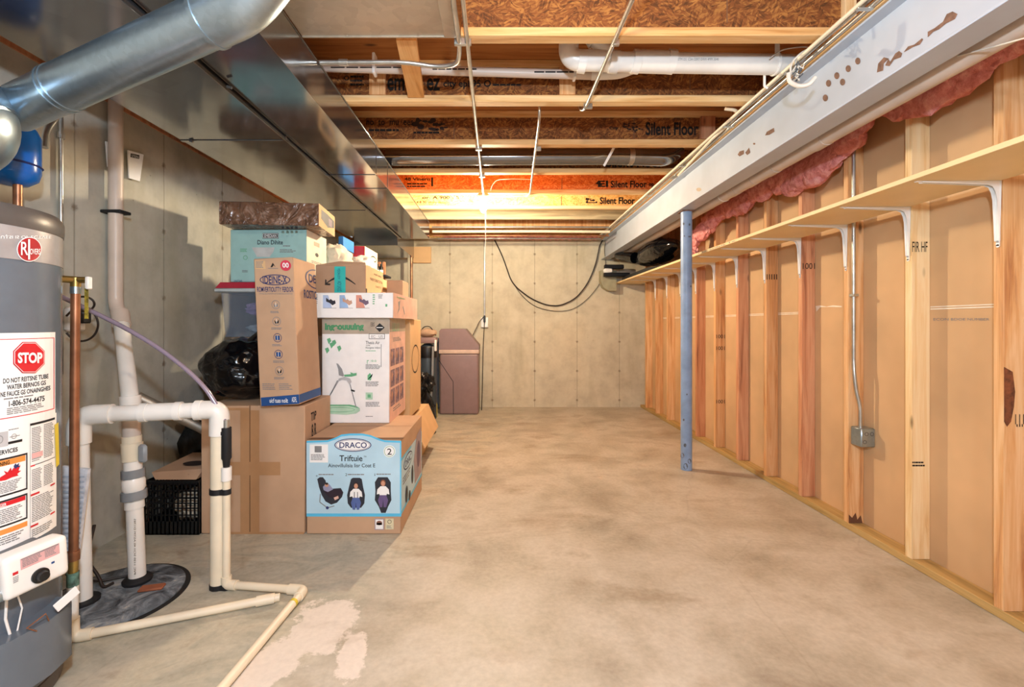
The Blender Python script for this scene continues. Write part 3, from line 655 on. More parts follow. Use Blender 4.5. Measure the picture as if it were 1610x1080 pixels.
# conduits and cables along the beam
for i, (x, z, r_, lab) in enumerate(((1.432, 2.428, .0095, 'steel conduit along the beam top, touching the plank'), (1.408, 2.428, .0075, 'thin steel conduit along the beam, middle of the three'), (1.385, 2.424, .009, 'outermost steel conduit running along the beam toward the camera'))):
    t = thing('beam_conduit', lab, 'conduit', (x, 3.8, z), 'conduits along the steel beam')
    MB().tube([(x, .6, z-.012*(i == 0)), (x+.002, 3.0, z-.01*(i == 0)), (x, 6.4, z-.01*(i == 0))], r_, chrome if i < 2 else pvc2, 12).build('tube', t)
    if i == 0:
        for y in (1.75, 2.2, 2.8, 3.5, 4.3, 5.2): MB().box(x-.055, x+.012, y, y+.02, z-.022, z-.016, chrome, .002).build('strap', t)
t = thing('joist_conduit', 'pale conduit leaving the third joist and running beside the beam', 'conduit', (1.3, 3, 2.4))
MB().tube([PX(1140, 171, 2.66), PX(1158, 173, 2.66), PX(1160, 182, 2.72), PX(1120, 218, 3.0), PX(1066, 276, 3.72)], .0095, pvc2, 12, .04).build('tube', t)
MB().tube([PX(1066, 276, 3.72), PX(1056, 281, 3.76)], .012, chrome, 12).build('connector', t)
t = thing('cable_loop', 'white cable loops coiled beside the wide drain pipe end', 'cable', (1.4, 2.15, 2.4))
MB().tube([PX(1210, 92, 2.2), PX(1228, 78, 2.2), PX(1262, 73, 2.18), PX(1285, 76, 2.12), PX(1294, 87, 2.1)], .003, wirew, 8, .05).build('cable', t)
MB().tube([PX(1243, 118, 2.1), PX(1243, 100, 2.1), PX(1262, 80, 2.1), PX(1285, 73, 2.1), PX(1292, 84, 2.08)], .004, wirew, 8, .05).build('cable', t)
MB().tube([PX(1240, 115, 2.05), PX(1240, 128, 2.05), PX(1255, 136, 2.02), PX(1272, 134, 2.0), PX(1282, 122, 2.0)], .009, wirew, 10, .05).build('cable', t)
R = random.Random(2); m = MB()
for i in range(14):
    a = PX(R.uniform(1246, 1258), R.uniform(98, 120), 2.12); m.tube([a, a+V((R.uniform(-.02, .02), 0, R.uniform(-.03, .03))), a+V((R.uniform(-.03, .03), .01, R.uniform(-.03, .03)))], .003, wirew if i % 2 else dgreypl, 6)
m.build('wire_ends', t)
t = thing('thin_white_cable', 'thin white cable sagging beside the beam between joists', 'cable', (1.3, 2.6, 2.44))
MB().tube([PX(1252, 110, 2.2), PX(1200, 150, 2.62), PX(1150, 200, 2.9), PX(1100, 245, 3.4), PX(1075, 275, 3.9)], .0035, wirew, 8, .1).build('cable', t)
for i, (x0, y0, x1, y1, Y, lab) in enumerate(((1031, 279, 1033, 305, 4.6, 'small white drop wire hanging before the orange joist'), (1001, 309, 1003, 342, 5.0, 'small white drop wire hanging before the golden joist'))):
    tag(MB().tube([PX(x0, y0, Y), PX(x1, y1, Y)], .004, wirew, 8).build('drop_wire'), lab, 'wire')
# far pipes across the ceiling near the back wall
for i, (y, Y, r_, m_, lab) in enumerate(((357, 5.75, .011, chrome, 'steel pipe crossing high before the back wall, uppermost'), (364, 5.80, .018, pvc2, 'cream pipe crossing the ceiling before the back wall'), (370.5, 5.85, .010, copper, 'copper pipe crossing the ceiling before the back wall'), (375, 6.3, .012, chrome, 'steel pipe just above the back wall, lowest of the crossing pipes'))):
    p = PX(0, y, Y).z; tag(MB().tube([(-.86, Y, p), (.5, Y, p+.003), (1.40, Y, p-.002)], r_, m_, 12).build('ceiling_pipe'), lab, 'pipe', 'pipes crossing before the back wall')
# ---------------------------------------------------------------- bulb
t = thing('bare_bulb', 'bare glowing light bulb on a ceiling lampholder with pull string', 'light bulb', (BULB.x, BULB.y, 2.30))
MB().lathe([(.045, .04), (.055, .03), (.055, .018), (.034, .004), (.030, -.015), (.020, -.022)], (BULB.x, BULB.y, 2.395), whitep, 32).build('lampholder', t)
g = MB().lathe([(.004, -.055), (.018, -.048), (.029, -.025), (.030, -.008), (.022, .018), (.014, .035), (.013, .05)], (BULB.x, BULB.y, 2.325), MC['glow'], 32).build('glass_bulb', t)
MB().tube([(BULB.x+.02, BULB.y+.03, 2.39), (BULB.x+.022, BULB.y+.03, 1.62)], .0018, wirew, 6).build('pull_string', t)
# ---------------------------------------------------------------- back wall fittings
t = thing('wall_outlet', 'white outlet box at the foot of the conduit on the back wall', 'outlet', PX(762.5, 507, YB-.02))
p = PX(762, 507, YB); MB().box(p.x-.052, p.x+.052, YB-.045, YB-.0005, p.z-.07, p.z+.075, whitep, .006).build('box', t)
MB().tube([(p.x, YB-.025, p.z+.07), (p.x, YB-.025, 2.42)], .0135, chrome, 12).build('conduit', t)
MB().box(p.x-.016, p.x+.016, YB-.085, YB-.044, p.z+.0, p.z+.10, blackpl, .008).build('plug', t)
t = thing('power_cord', 'thin dark cord dropping from the outlet beside the brine tank', 'cord', PX(760, 640, YB-.05))
MB().tube([(p.x, YB-.07, p.z+.01), (p.x-.02, YB-.07, p.z-.35), PX(758, 620, 6.4), PX(757, 645, 6.3)], .006, wireb, 8, .2).build('cord', t)
MB().tube([(p.x-.01, YB-.07, p.z+.08), (p.x-.07, YB-.06, p.z+.02), PX(742, 530, 6.46), PX(735, 545, 6.46)], .005, wireb, 8, .06).build('cord', t)
def swag(pts, Y): return [PX(x, y, Y) for x, y in pts]
tag(MB().tube(swag([(776, 374), (790, 402), (803, 440), (812, 452), (835, 470), (860, 480), (880, 481), (905, 470), (925, 445), (937, 415), (943, 385), (948, 377)], YB-.03), .0085, wireb, 8, .2).build('swagged_cable'), 'thick dark cable hanging in a deep loop on the back wall', 'cable')
tag(MB().tube(swag([(806, 444), (820, 465), (840, 482), (870, 490), (900, 488), (925, 470), (945, 444), (953, 420), (950, 392), (952, 380)], YB-.02), .004, wireb, 8, .2).build('swagged_cable'), 'thin dark cable looping just below the thick one', 'cable')
# pink batts along the back wall top and along the stud wall
def batt(label, pts, seed, rr=(.05, .10), n=26, close=1):
    m = MB(); R = random.Random(seed)
    for i in range(n):
        t_ = i/(n-1)*(len(pts)-1); k = min(int(t_), len(pts)-2); a, b = V(pts[k]), V(pts[k+1]); p = a.lerp(b, t_-k)
        r_ = R.uniform(*rr); m.blob(p+V((R.uniform(-.01, .01), 0, R.uniform(-.02, .02))), (r_*.55, r_*1.5, r_), MC['pink'], seed+i, .28, 1.8, 3)
    return tag(m.build('fiberglass_insulation'), label, 'insulation')
m = MB()
for i in range(24): m.blob((-.75+i*.092, YB-.03, 2.425), (.07, .04, .028), MC['pink'], i, .3, 2.5, 2)
tag(m.build('fiberglass_insulation'), 'thin line of pink insulation on top of the back wall', 'insulation')
xi = XS-.035
batt('pink fibreglass batt bulging over the studs at the upper right', [(xi, 1.25, 2.33), (xi, 1.7, 2.30), (xi, 2.05, 2.27), (xi, 2.2, 2.30)], 3, (.07, .11), 18)
batt('short pink fibreglass wisp between the near and middle batts', [(xi, 2.30, 2.33), (xi, 2.6, 2.29)], 50, (.05, .07), 7)
batt('torn pink fibreglass batt drooping over the third stud', [(xi-.01, 2.55, 2.27), (xi-.01, 2.8, 2.17), (xi-.01, 3.05, 2.16), (xi, 3.2, 2.24)], 90, (.07, .11), 13)
batt('pink fibreglass batt hanging right of the post top', [(xi, 3.35, 2.24), (xi, 3.6, 2.22), (xi, 3.9, 2.2)], 130, (.07, .10), 10)
batt('long ragged pink batt falling onto the shelf behind the post', [(xi, 4.05, 2.22), (xi-.04, 4.3, 2.12), (xi-.08, 4.45, 2.02), (xi-.10, 4.5, 1.88)], 170, (.06, .10), 13)
# pvc pipe along the right side of the beam
t = thing('beam_side_pipe', 'long beige drain pipe running along the right side of the beam', 'pipe', (1.68, 3.5, 2.1))
a = V((1.675, .7, 2.158)); b = V((1.675, 6.45, 2.150))
MB().tube([a, b], .0445, pvcg, 28).build('pipe_run', t)
for y0, y1 in ((2.33, 2.42), (2.75, 2.84), (2.98, 3.07), (3.20, 3.28)): MB().tube([(1.675, y0, 2.158), (1.675, y1, 2.157)], .050, pvcg, 28).build('coupling', t)
MB().lathe([(.049, -.006), (.052, 0), (.049, .006)], (1.675, 3.40, 2.157), wirew, 28, (0, 1, 0)).build('pipe_hanger', t)
tag(MB().tube([PX(1506, 88, 1.62), PX(1560, 74, 1.5), PX(1640, 52, 1.3)], .0028, wirew, 8).build('loose_wire'), 'thin white wire crossing the insulation at the upper right', 'wire')
# ---------------------------------------------------------------- conduit and outlet box on the stud wall
t = thing('wall_conduit', 'steel conduit on the third stud ending in a metal outlet box', 'conduit', (2.045, 2.60, .5))
cx, cy = 2.035, 2.612
p = V((2.04, 2.60, PX(1352, 685, 2.60).z))
MB().tube([(cx, cy+.006, 2.25), (cx, cy+.006, .97), (cx-.004, cy-.004, .90), (cx+.004, cy-.01, .80), (cx+.018, cy-.02, .72), (cx+.018, cy-.02, p.z+.05)], .0095, chrome, 14, .05).build('tube', t)
MB().box(p.x-.012, p.x+.083-.015, 2.555, 2.633, p.z-.055, p.z+.05, galv2, .005).build('outlet_box', t)
s_ = MB(); f = Plane((p.x-.012, 2.555, p.z-.055), (1, 0, 0), (0, 0, 1)).U
for a, b in ((.02, .03), (.06, .075), (.03, .075)): s_.ring(f, a, b, .011, .011, .003, dgreypl, .001, 14)
s_.build('knockout', t.children[-1], 0)
MB().box(cx-.016, cx+.016, cy-.012, cy+.018, 1.35, 1.365, chrome, .001).build('strap', t)
# ---------------------------------------------------------------- things at the far end of the shelf
zs = SZ+.0202
m = MB(); m.blob((1.80, 5.22, zs+.22), (.18, .56, .14), MC['bag'], 3, .10, 1.1, 4, fold=.5)
m.tube([(1.66, 5.6, zs+.22), (1.56, 5.85, zs+.28), (1.52, 5.95, zs+.30)], [.07, .05, .03], MC['bag'], 12)
tag(m.build('black_plastic_bag'), 'black plastic sheeting bundled on the far end of the shelf', 'bag')
MB_ = MB(); MB_.prism([(4.66, zs), (6.25, zs), (6.25, zs+.045), (5.2, zs+.05), (4.66, zs+.012)], 0, 1.68, 1.98, blackpl); tag(MB_.build('black_tray'), 'flat black tray on the shelf beneath the plastic sheeting', 'tray')
t = thing('toy_blaster', 'black and white plastic tool poking out at the shelf end', 'tool', (1.50, 6.1, zs))
m = MB(); m.box(1.45, 1.72, 6.30, 6.36, zs+.17, zs+.23, blackpl, .01).build('barrel', t); m = MB(); m.box(1.44, 1.56, 6.29, 6.36, zs+.115, zs+.175, whitep, .012); m.build('cover', t); MB().box(1.44, 1.80, 6.28, 6.36, zs+.06, zs+.115, blackpl, .01).build('grip', t)
t = thing('plastic_bin', 'olive rounded bin hanging over the far shelf end', 'bin', (1.55, 6.45, 1.66))
m = MB(); pr = [(1.42, 1.95), (1.42, 1.80), (1.455, 1.71), (1.53, 1.665), (1.64, 1.665), (1.64, 1.95)]; m.prism(pr, 1, 6.40, 6.53, plain('olive_plastic', 'a7a184', .6)); m.build('bin_body', t)
# ---------------------------------------------------------------- water heater
HX, HY, HR = -1.72, 1.40, .27
t = thing('water_heater', 'tall grey water heater tank covered in warning labels at the left edge', 'water heater', (HX, HY, 0))
body = MB().lathe([(HR, .05), (HR, 1.50)], (HX, HY, 0), heaterg, 96).build('tank', t)
MB().lathe([(HR+.004, 1.485), (HR+.006, 1.50), (HR+.006, 1.53), (HR-.005, 1.55), (HR-.03, 1.555), (.02, 1.56)], (HX, HY, 0), heaterd, 96).build('top_cap', t)
MB().lathe([(HR+.002, 1.385), (HR+.002, 1.486)], (HX, HY, 0), heaterl, 96).build('upper_band', t)
MB().lathe([(HR-.02, 0.002), (HR+.002, .004), (HR+.004, .05), (HR-.002, .055)], (HX, HY, 0), heaterd, 96).build('base_ring', t)
f = Cyl(HX, HY, HR).P; fb = Cyl(HX, HY, HR+.002).P
m = MB(); m.text(fb, 'U.J.SI IS OF ECTVEE', 1, 369, 80, 375, white, .001); m.build('embossed_lettering', t.children[2], 0)
# round badge
m = MB(); m.ell(fb, 44.5, 392, 19.5, 19.5, white, .003, 32); m.ell(fb, 44.5, 392, 18.2, 18.2, plain('badge_red', 'b8202c', .35), .0036, 32)
m.text(fb, 'R', 31, 401, 42, 380, white, .0045, .02); m.text(fb, 'l', 42, 408, 45, 376, white, .0045); m.text(fb, 'IOVERS', 44, 400, 61, 391, white, .0045, .02)
m.build('round_badge', t, 0)
# stop label: printed on level lines of the round tank, so heights are read at one column
def lev(xa): return lambda x, y, off=.001: (lambda p: V((p.x, p.y, f(xa, y, off).z)))(f(x, 510, off))
f0 = lev(43)
m = MB(); m.rect(f0, -30, 523, 86, 668, white, .0015, 14); m.rect(f0, -30, 532, 84, 533, red, .0022, 12); m.rect(f0, 83.3, 533, 84.3, 651, red, .0022); m.rect(f0, -30, 651, 84.3, 652.3, red, .0022, 12)
def octa(cx, cy, r, mm, off): m.poly(f, [(cx+r*math.cos(math.pi/8+math.pi/4*i), cy+r*math.sin(math.pi/8+math.pi/4*i)) for i in range(8)], mm, off)
m2 = m; m = MB(); octa(43.5, 562, 26.5, red, .004); octa(43.5, 562, 25, white, .0048); octa(43.5, 562, 24, red, .0056)
m.text(f, 'STOP', 25, 571, 63, 554, white, .0068, .09); sg = m; m = m2
for s_, x0, y0, x1, y1 in (('DO NOT REITSNE TUBE', 4, 599, 75, 591.5), ('WATER BERNOS GS', 10, 609, 71, 601.5), ('NE FAUCE GS ONAINGHES', 0, 619, 78, 611.5), ('1-806-574-4475', 13, 635, 69, 626)): m.text(f0, s_, x0, y0, x1, y1, ink, .0022, .05)
m.lines(f0, 5, 621.5, 76, 624, 1, greyink, .002, 2, .8); m.lines(f0, 10, 637, 70, 648, 4, greyink, .002, 3, .55)
wl = m.build('warning_label', t, 0); sg.build('stop_sign', wl, 0)
g = lev(66); m = MB(); m.rect(g, -30, 655, 88, 841, white, .0012, 16)
m.rect(g, 46, 661.5, 85, 665, ink, .0022, 5); m.rect(g, 46, 661, 46.6, 838, greyink, .0022, 1)
m.lines(g, 49, 669, 65, 722, 20, greyink, .002, 5, .5, .1); m.lines(g, 68, 668, 84, 722, 20, greyink, .002, 6, .5, .1)
m.rect(g, 49, 708, 66, 716, plain('pale_pink_print', 'e9b4b4', .6), .0024, 3); m.rect(g, 47, 726, 54, 728, red, .0022, 1); m.rect(g, 54, 726, 85, 727, ink, .0022, 3)
m.lines(g, 49, 733, 65, 766, 12, greyink, .002, 7, .5, .1); m.lines(g, 68, 733, 84, 766, 12, greyink, .002, 8, .5, .1)
m.rect(g, 47, 770, 61, 773, red, .0022, 2); m.rect(g, 78, 768, 85, 770.5, red, .0022, 1); m.lines(g, 49, 776, 84, 815, 14, greyink, .002, 9, .5, .1)
m.rect(g, 47, 818, 59, 821, red, .0022, 2); m.rect(g, 78, 814, 85, 816.5, red, .0022, 1); m.lines(g, 49, 825, 84, 837, 4, greyink, .002, 10, .5, .1)
g = lev(20); m.text(g, 'SERVICES', -6, 711, 27, 704, ink, .0022, .06); m.rect(g, 12, 693, 34, 697, ink, .0022, 2); m.lines(g, 13, 674, 31, 677, 1, greyink); m.rect(g, -12, 676, 12, 699, plain('grey_diagram', 'c9c9cc', .6), .002, 3)
m.ring(g, -1, 687, 5, 6, 1, greyink, .0026); m.ring(g, 21, 686, 4, 4, .8, greyink, .0026); m.rect(g, 14, 685.5, 30, 686.5, greyink, .0026, 2)
def frame(x0, y0, x1, y1):
    m.rect(g, x0, y0, x1, y0+2.6, ink, .0024, 6); m.rect(g, x0, y1-2.6, x1, y1, ink, .0024, 6); m.rect(g, x1-2, y0, x1, y1, ink, .0024, 1)
frame(-30, 717, 42, 776); m.rect(g, -30, 720, 39, 729, orange, .002, 6); m.text(g, 'WARNING', -16, 728, 14, 722, ink, .003, .04)
m.poly(g, [(x, 742+(y-733)*.95) for x, y in [(-8, 742), (0, 736), (8, 733), (5, 727), (11, 731), (16, 724), (17, 730), (24, 722), (25, 727), (31, 724), (28, 733), (32, 734), (26, 738), (28, 741), (18, 741), (8, 743)]], red, .0026)
m.poly(g, [(20, 733), (23, 729), (25, 732), (29, 730), (28, 734), (31, 737), (26, 736), (23, 738)], navy, .003)
m.lines(g, -6, 754, 38, 772, 7, greyink, .0024, 12, .5)
frame(-30, 782, 42, 823); m.rect(g, -30, 785, 39, 792, red, .002, 6); m.text(g, 'DANGER', -14, 791.5, 9, 786.5, white, .003, .04); m.lines(g, -8, 796, 38, 819, 8, greyink, .0024, 13, .5)
m.rect(g, -30, 827, 42, 835, orange, .002, 6); m.lines(g, -8, 838, 42, 852, 4, greyink, .0024, 14, .5); m.build('information_label', t, 0)
# gas control
pc = f(58, 893, 0); ns = Cyl(HX, HY, HR).n(pc); n_ = (ns*.55+V((.71, -.70, 0))*.45).normalized(); tt = V((-n_.y, n_.x, 0)); 
if tt.x < 0: tt = -tt
Rm = Matrix((tt, -n_, V((0, 0, 1)))).transposed().to_4x4()
M = Rm @ Matrix.Rotation(math.radians(-3), 4, 'Y')
M = Matrix.Translation(PX(62, 893, 1.345)-(M @ V((0, -.105, 0)))) @ M
MB().box(-.085, .045, -.065, .0, -.055, .06, dgreypl, .006, M).build('valve_backing', t)
MB().box(-.078, .075, -.105, -.040, -.058, .066, whitep, .018, M, 4).build('gas_control', t)
cv = t.children[-1]
R3 = M.to_3x3(); fc = Plane(M @ V((0, -.105, 0)), R3 @ V((1, 0, 0)), R3 @ V((0, 0, 1))).U
m = MB(); m.rect(fc, -.042, .018, .050, .050, plain('pale_pink_print', 'e9b4b4', .6), .001); m.rect(fc, -.040, .046, .048, .049, greyink, .0014); m.lines(fc, -.038, .044, .008, .022, 5, greyink, .0014, 3); m.lines(fc, .014, .044, .046, .022, 5, greyink, .0014, 4)
m.rect(fc, .028, -.004, .036, .002, bluei, .0012); m.rect(fc, -.06, .012, -.048, .02, red, .0012); m.lines(fc, -.06, -.01, -.047, .009, 4, greyink, .0012, 5)
m.build('control_label', cv, 0)
MB().lathe([(.021, 0), (.021, .006), (.015, .008), (.013, .022), (.004, .024)], M @ V((.0, -.105, -.022)), blackpl, 28, R3 @ V((0, -1, 0))).build('dial_knob', cv)
MB().box(.055, .085, -.085, -.03, -.045, .0, dgreypl, .006, M).build('side_fitting', t)
gp = M @ V((-.065, -.07, -.040)); MB().tube([gp+V((.005, 0, 0)), gp-tt*.03], .020, galv2, 20).build('nipple', t)
MB().tube([gp-tt*.02, gp-tt*.30+V((0, -.02, -.045))], .0125, rust, 16).build('gas_pipe', t)
# access cover with wires and a tag
m = MB(); vs = []; 
pr = [(-.5, .02), (-.35, .028), (-.18, .03), (-.13, .055), (-.08, .068), (.0, .072), (.07, .066), (.10, .045), (.118, .006), (.12, -.002)]
a0 = math.atan2(ns.y, ns.x)
def cp(s_, off, z): a = a0+(s_-.03)/HR; return V((HX+math.cos(a)*(HR+off), HY+math.sin(a)*(HR+off), z))
zt_, zb_ = .285, .115
for s_, off in pr:
    k = 1.0; top = zt_+(.02 if s_ < -.13 else 0)
    vs += [cp(s_, 0, top), cp(s_, off, top), cp(s_*k, off, zb_+(.0)), cp(s_, 0, zb_-.012)]
n4 = len(pr); m.add(vs, [(4*i+j, 4*i+4+j, 4*i+5+j, 4*i+1+j) for i in range(n4-1) for j in range(3)]+[(0, 1, 2, 3), (4*n4-4, 4*n4-3, 4*n4-2, 4*n4-1)], heaterg)
m.build('access_cover', t, 50)
m = MB(); m.tube([cp(-.06, .012, .40), cp(-.065, .016, .33), cp(-.06, .03, .27)], .0035, whitep, 8); m.tube([cp(-.04, .012, .40), cp(-.03, .02, .34), cp(-.05, .03, .27)], .0022, whitep, 8)
m.tube([cp(-.01, .08, .29), cp(-.02, .085, .32), cp(-.05, .07, .30), cp(-.03, .07, .275)], .002, copper, 8); m.build('igniter_wires', t)
m = MB(); m.box(-.035, .03, -.002, .002, -.012, .018, white, .001, Matrix.Translation(cp(.03, .09, .325)) @ Rm @ Matrix.Rotation(-.45, 4, 'Y')); m.build('paper_tag', t)
m = MB(); f2 = lambda x, y, o_=.0: f(x, y, o_)
m.add([f(84, 668, .003), f(90, 664, .003), f(91.5, 730, .003), f(86.5, 735, .003)], [(0, 1, 2, 3)], yellow); m.build('yellow_energy_label', t, 0)
# relief valve and copper discharge
t = thing('relief_valve', 'brass relief valve with white lever on top of the copper drain tube', 'valve', (-1.575, 1.685, 1.20))
cxp, cyp = -1.585, 1.70; zv = PX(118, 440, cyp).z
m = MB(); m.tube([V((HX, HY, zv))+ (V((cxp, cyp, zv))-V((HX, HY, zv))).normalized()*(HR+.001), (cxp, cyp, zv)], .013, brass, 16); m.tube([(cxp, cyp, zv-.03), (cxp, cyp, zv+.008)], .016, brass, 16); m.tube([(cxp, cyp, zv), (cxp+.045, cyp+.005, zv)], .012, brass, 16); m.build('valve_body', t)
MB().box(cxp+.040, cxp+.054, cyp-.008, cyp+.012, zv-.035, zv+.012, whitep, .003).build('lever', t)
MB().tube([(cxp, cyp, zv-.052), (cxp, cyp, zv-.026)], .0165, galv2, 12).build('nipple', t)
MB().box(cxp+.022, cxp+.036, cyp+.012, cyp+.014, zv-.145, zv-.03, plain('worn_yellow_tag', 'b8a43a', .6, var=.6, sc_=60), 0).build('hanging_tag', t)
t = thing('drain_tube', 'copper drain tube joined to white pipe running out over the floor', 'pipe', (-1.6, 1.70, 0))
zc_ = .245; MB().tube([(cxp, cyp, zv-.05), (cxp-.008, cyp, zc_+.06)], .0145, copper, 20).build('copper_pipe', t)
MB().tube([(cxp-.008, cyp, zc_+.10), (cxp-.008, cyp, zc_+.065)], .019, copper, 18).build('fitting', t)
MB().tube([(cxp-.008, cyp, zc_+.065), (cxp-.01, cyp, zc_-.03)], .015, brass, 18).build('adapter', t)
MB().tube([(cxp-.01, cyp, zc_+.02), (cxp-.01, cyp, zc_-.03)], .0185, plain('green_thread_tape', '6f9a8c', .6, var=.5, sc_=60), 18).build('thread_sealant', t)
e0 = V((cxp-.012, cyp, .022)); fr_ = V((X(440, 1.95), 1.95, .022)); dh = (fr_-e0).normalized()
MB().tube([(cxp-.01, cyp, zc_-.02), (cxp-.012, cyp, .07)], .0175, pvc, 20).build('upright_pipe', t)
MB().tube([e0+V((0, 0, .07)), e0, e0+dh*.06], .0215, pvc2, 20, .03).build('elbow', t)
MB().tube([e0+dh*.05, fr_-dh*.06], .0165, pvc2, 20).build('floor_pipe', t)
MB().tube([fr_-dh*.09, fr_-dh*.02], .0205, pvc2, 20).build('coupling', t); MB().tube([fr_-dh*.03, fr_], .016, pvc2, 20).build('pipe_end', t)
# condensate pipe assembly lying on the floor at right
# ---------------------------------------------------------------- sump pit
SXc, SYc, SR = -1.68, 1.985, .275
t = thing('sump_pit', 'round dark stained sump pit lid set in the floor', 'lid', (SXc, SYc, 0))
MB().lathe([(SR-.02, .0005), (SR-.02, .011), (SR-.026, .013), (.02, .014)], (SXc, SYc, 0), MC['lid'], 72).build('cover', t)
MB().lathe([(SR, .0005), (SR, .004), (SR-.018, .0045)], (SXc, SYc, 0), plain('black_sealant', '1d1c1c', .7), 72).build('rim_seal', t)
# main discharge pipe: rises from the lid, crosses, check valve
base = V((-1.66, 2.085, .0145))
t = thing('sump_discharge_pipe', 'white vertical pipe with grey union clamps rising from the sump lid', 'pipe', base)
top = V((X(205, 2.11), 2.11, PX(205, 632, 2.11).z))
def lp(y): k = (915-y)/(915-632); return base.lerp(top, k)
m = MB(); m.tube([lp(918), lp(795)], .0335, pvc, 28).build('pipe_run', t)
MB().lathe([(.056, .0), (.058, .012), (.045, .024), (.037, .026)], base, rubber, 32).build('rubber_grommet', t)
MB().tube([lp(800), lp(782)], .038, pvc, 28).build('collar', t)
MB().tube([lp(786), lp(773)], .050, greypl, 10).build('union_clamp', t); MB().tube([lp(775), lp(768), lp(757), lp(750)], [.036, .0455, .0455, .038], pvc, 28).build('check_valve', t)
MB().tube([lp(752), lp(739)], .046, greypl, 10).build('union_clamp', t)
MB().tube([lp(740), lp(723)], .036, pvc, 28).build('pipe_run', t); MB().tube([lp(725), lp(697)], .042, pvc2, 28).build('ball_valve', t)
p = lp(712)+V((.048, -.02, 0)); MB().box(p.x-.004, p.x+.036, p.y-.012, p.y+.012, p.z-.042, p.z+.042, greypl, .01).build('valve_handle', t)
MB().tube([lp(698), lp(686)], .038, pvc2, 28).build('collar', t); MB().tube([lp(690), lp(655)], .035, pvcg, 28).build('pipe_run', t)
q1 = lp(628); q2 = V((X(190, 2.44), 2.44, PX(190, 500, 2.44).z)); q3 = V((-2.085, 2.47, 1.30)); 
MB().tube([lp(660), q1, q2-(q2-q1)*.05], .034, pvc, 28, .04).build('pipe_run', t); MB().tube([lp(640), lp(622)], .041, pvc, 28).build('collar', t)
m = MB(); m.text(Plane(base+V((0, -.034, 0)), (1, 0, 0), (0, 0, 1)).U, 'PVC 1120 SCH 40 ASTM D1785', .012, .05, .020, .30, ink, .0015, 0, True); m.build('printed_lettering', t.children[0], 0)
t2 = thing('wall_drain_pipe', 'beige vertical drain pipe strapped to the left concrete wall', 'pipe', (-2.09, 2.46, 1.1))
MB().tube([q2-(q2-q1)*.07, q2, q3, (-2.085, 2.47, 2.41)], .033, pvcg, 28, .05).build('pipe_run', t2)
MB().tube([q2-(q2-q1)*.10, q2+V((-.004, .0, .03))], .041, pvcg, 28, .03).build('coupling', t2)
zz = PX(186, 334, 2.47).z; MB().box(-2.139, -2.03, 2.432, 2.508, zz-.008, zz+.008, rubber, .003).build('pipe_strap', t2)
# second riser and horizontal run
t = thing('sump_bypass_pipe', 'white pipe leaving the pit behind the copper tube and crossing to the right', 'pipe', (-1.79, 1.93, .0145))
za = PX(300, 645, 2.04).z; l0 = V((-1.77, 1.93, .0145)); l1 = V((-1.785, 1.93, za)); r0 = V((X(342, 2.06), 2.06, za)); rb = V((X(344, 2.06), 2.06, 0.001))
MB().tube([l0, V((l1.x, l1.y, za-.09))], .034, pvc, 28).build('riser', t)
MB().lathe([(.06, .0), (.06, .01), (.038, .014)], l0, rubber, 32).build('rubber_grommet', t)
MB().tube([(l1.x, l1.y, za-.12), (l1.x, l1.y, za-.0), l1+(r0-l1).normalized()*.12], .042, pvc, 28, .07, 8).build('elbow', t)
MB().tube([l1+(r0-l1)*.15, r0-(r0-l1)*.12], .034, pvc, 28).build('cross_pipe', t)
for a, b, r_ in ((.43, .48, .041), (.68, .73, .041), (.48, .70, .038)): MB().tube([l1.lerp(r0, a), l1.lerp(r0, b)], r_, pvc, 28).build('coupling', t)
MB().tube([l1.lerp(r0, .86), r0+V((.01, 0, 0)), (rb.x+.002, rb.y, za-.115)], .041, pvc, 28, .08, 10).build('elbow', t)
MB().tube([l1.lerp(r0, .83), l1.lerp(r0, .88)], .044, pvc, 28).build('collar', t)
MB().tube([(rb.x+.002, rb.y, za-.10), rb], .035, pvc2, 28).build('downpipe', t)
# slim condensate pipe strapped beside it
sx = X(356, 2.045); sy = 2.045
t = thing('condensate_pipe', 'slim cream pipe strapped to the downpipe, running over the floor to the camera', 'pipe', (sx, sy, 0))
ztop = PX(0, 700, sy).z
MB().tube([(sx, sy, PX(0, 752, sy).z), (sx, sy, .03)], .0165, pvc2, 20).build('upright_pipe', t)
MB().tube([(sx, sy, PX(0, 755, sy).z), (sx, sy, PX(0, 734, sy).z)], .0215, pvc, 20).build('coupling', t)
MB().tube([(sx, sy, PX(0, 735, sy).z), (sx, sy, PX(0, 723, sy).z), (sx, sy, PX(0, 720, sy).z), (sx, sy, PX(0, 672, sy).z)], [.013, .016, .021, .0205], rubber, 20).build('rubber_coupler', t)
k1 = V((X(478, 2.0), 2.0, .022)); k2 = V((-.925, .92, .022)); kd = (k2-k1).normalized(); e1 = V((sx, sy, .022))
MB().tube([(sx, sy, .06), e1, e1+(k1-e1).normalized()*.05], .0215, pvc2, 20, .03).build('elbow', t)
MB().tube([e1+(k1-e1)*.1, k1-(k1-e1)*.1], .0165, pvc2, 20).build('floor_pipe', t)
MB().tube([k1-(k1-e1).normalized()*.07, k1, k1+kd*.05], .0215, pvc2, 20, .03).build('elbow', t)
MB().tube([k1+kd*.04, k2], .0165, pvc2, 20).build('floor_pipe', t); MB().tube([k1+kd*.085, k1+kd*.10], .0175, yellow, 20).build('yellow_band', t)
for y, hh in ((680, .008), (772, .012), (921, .010)):
    zz = PX(0, y, 2.05).z; m = MB(); m.tube([(rb.x+.001, rb.y, zz-hh), (rb.x+.001, rb.y, zz+hh)], .0385, rubber, 28); m.tube([(sx, sy, zz-hh), (sx, sy, zz+hh)], .0195, rubber, 20)
    m.box(rb.x, sx, 2.028, 2.034, zz-hh, zz+hh, rubber); m.build('rubber_strap', t)
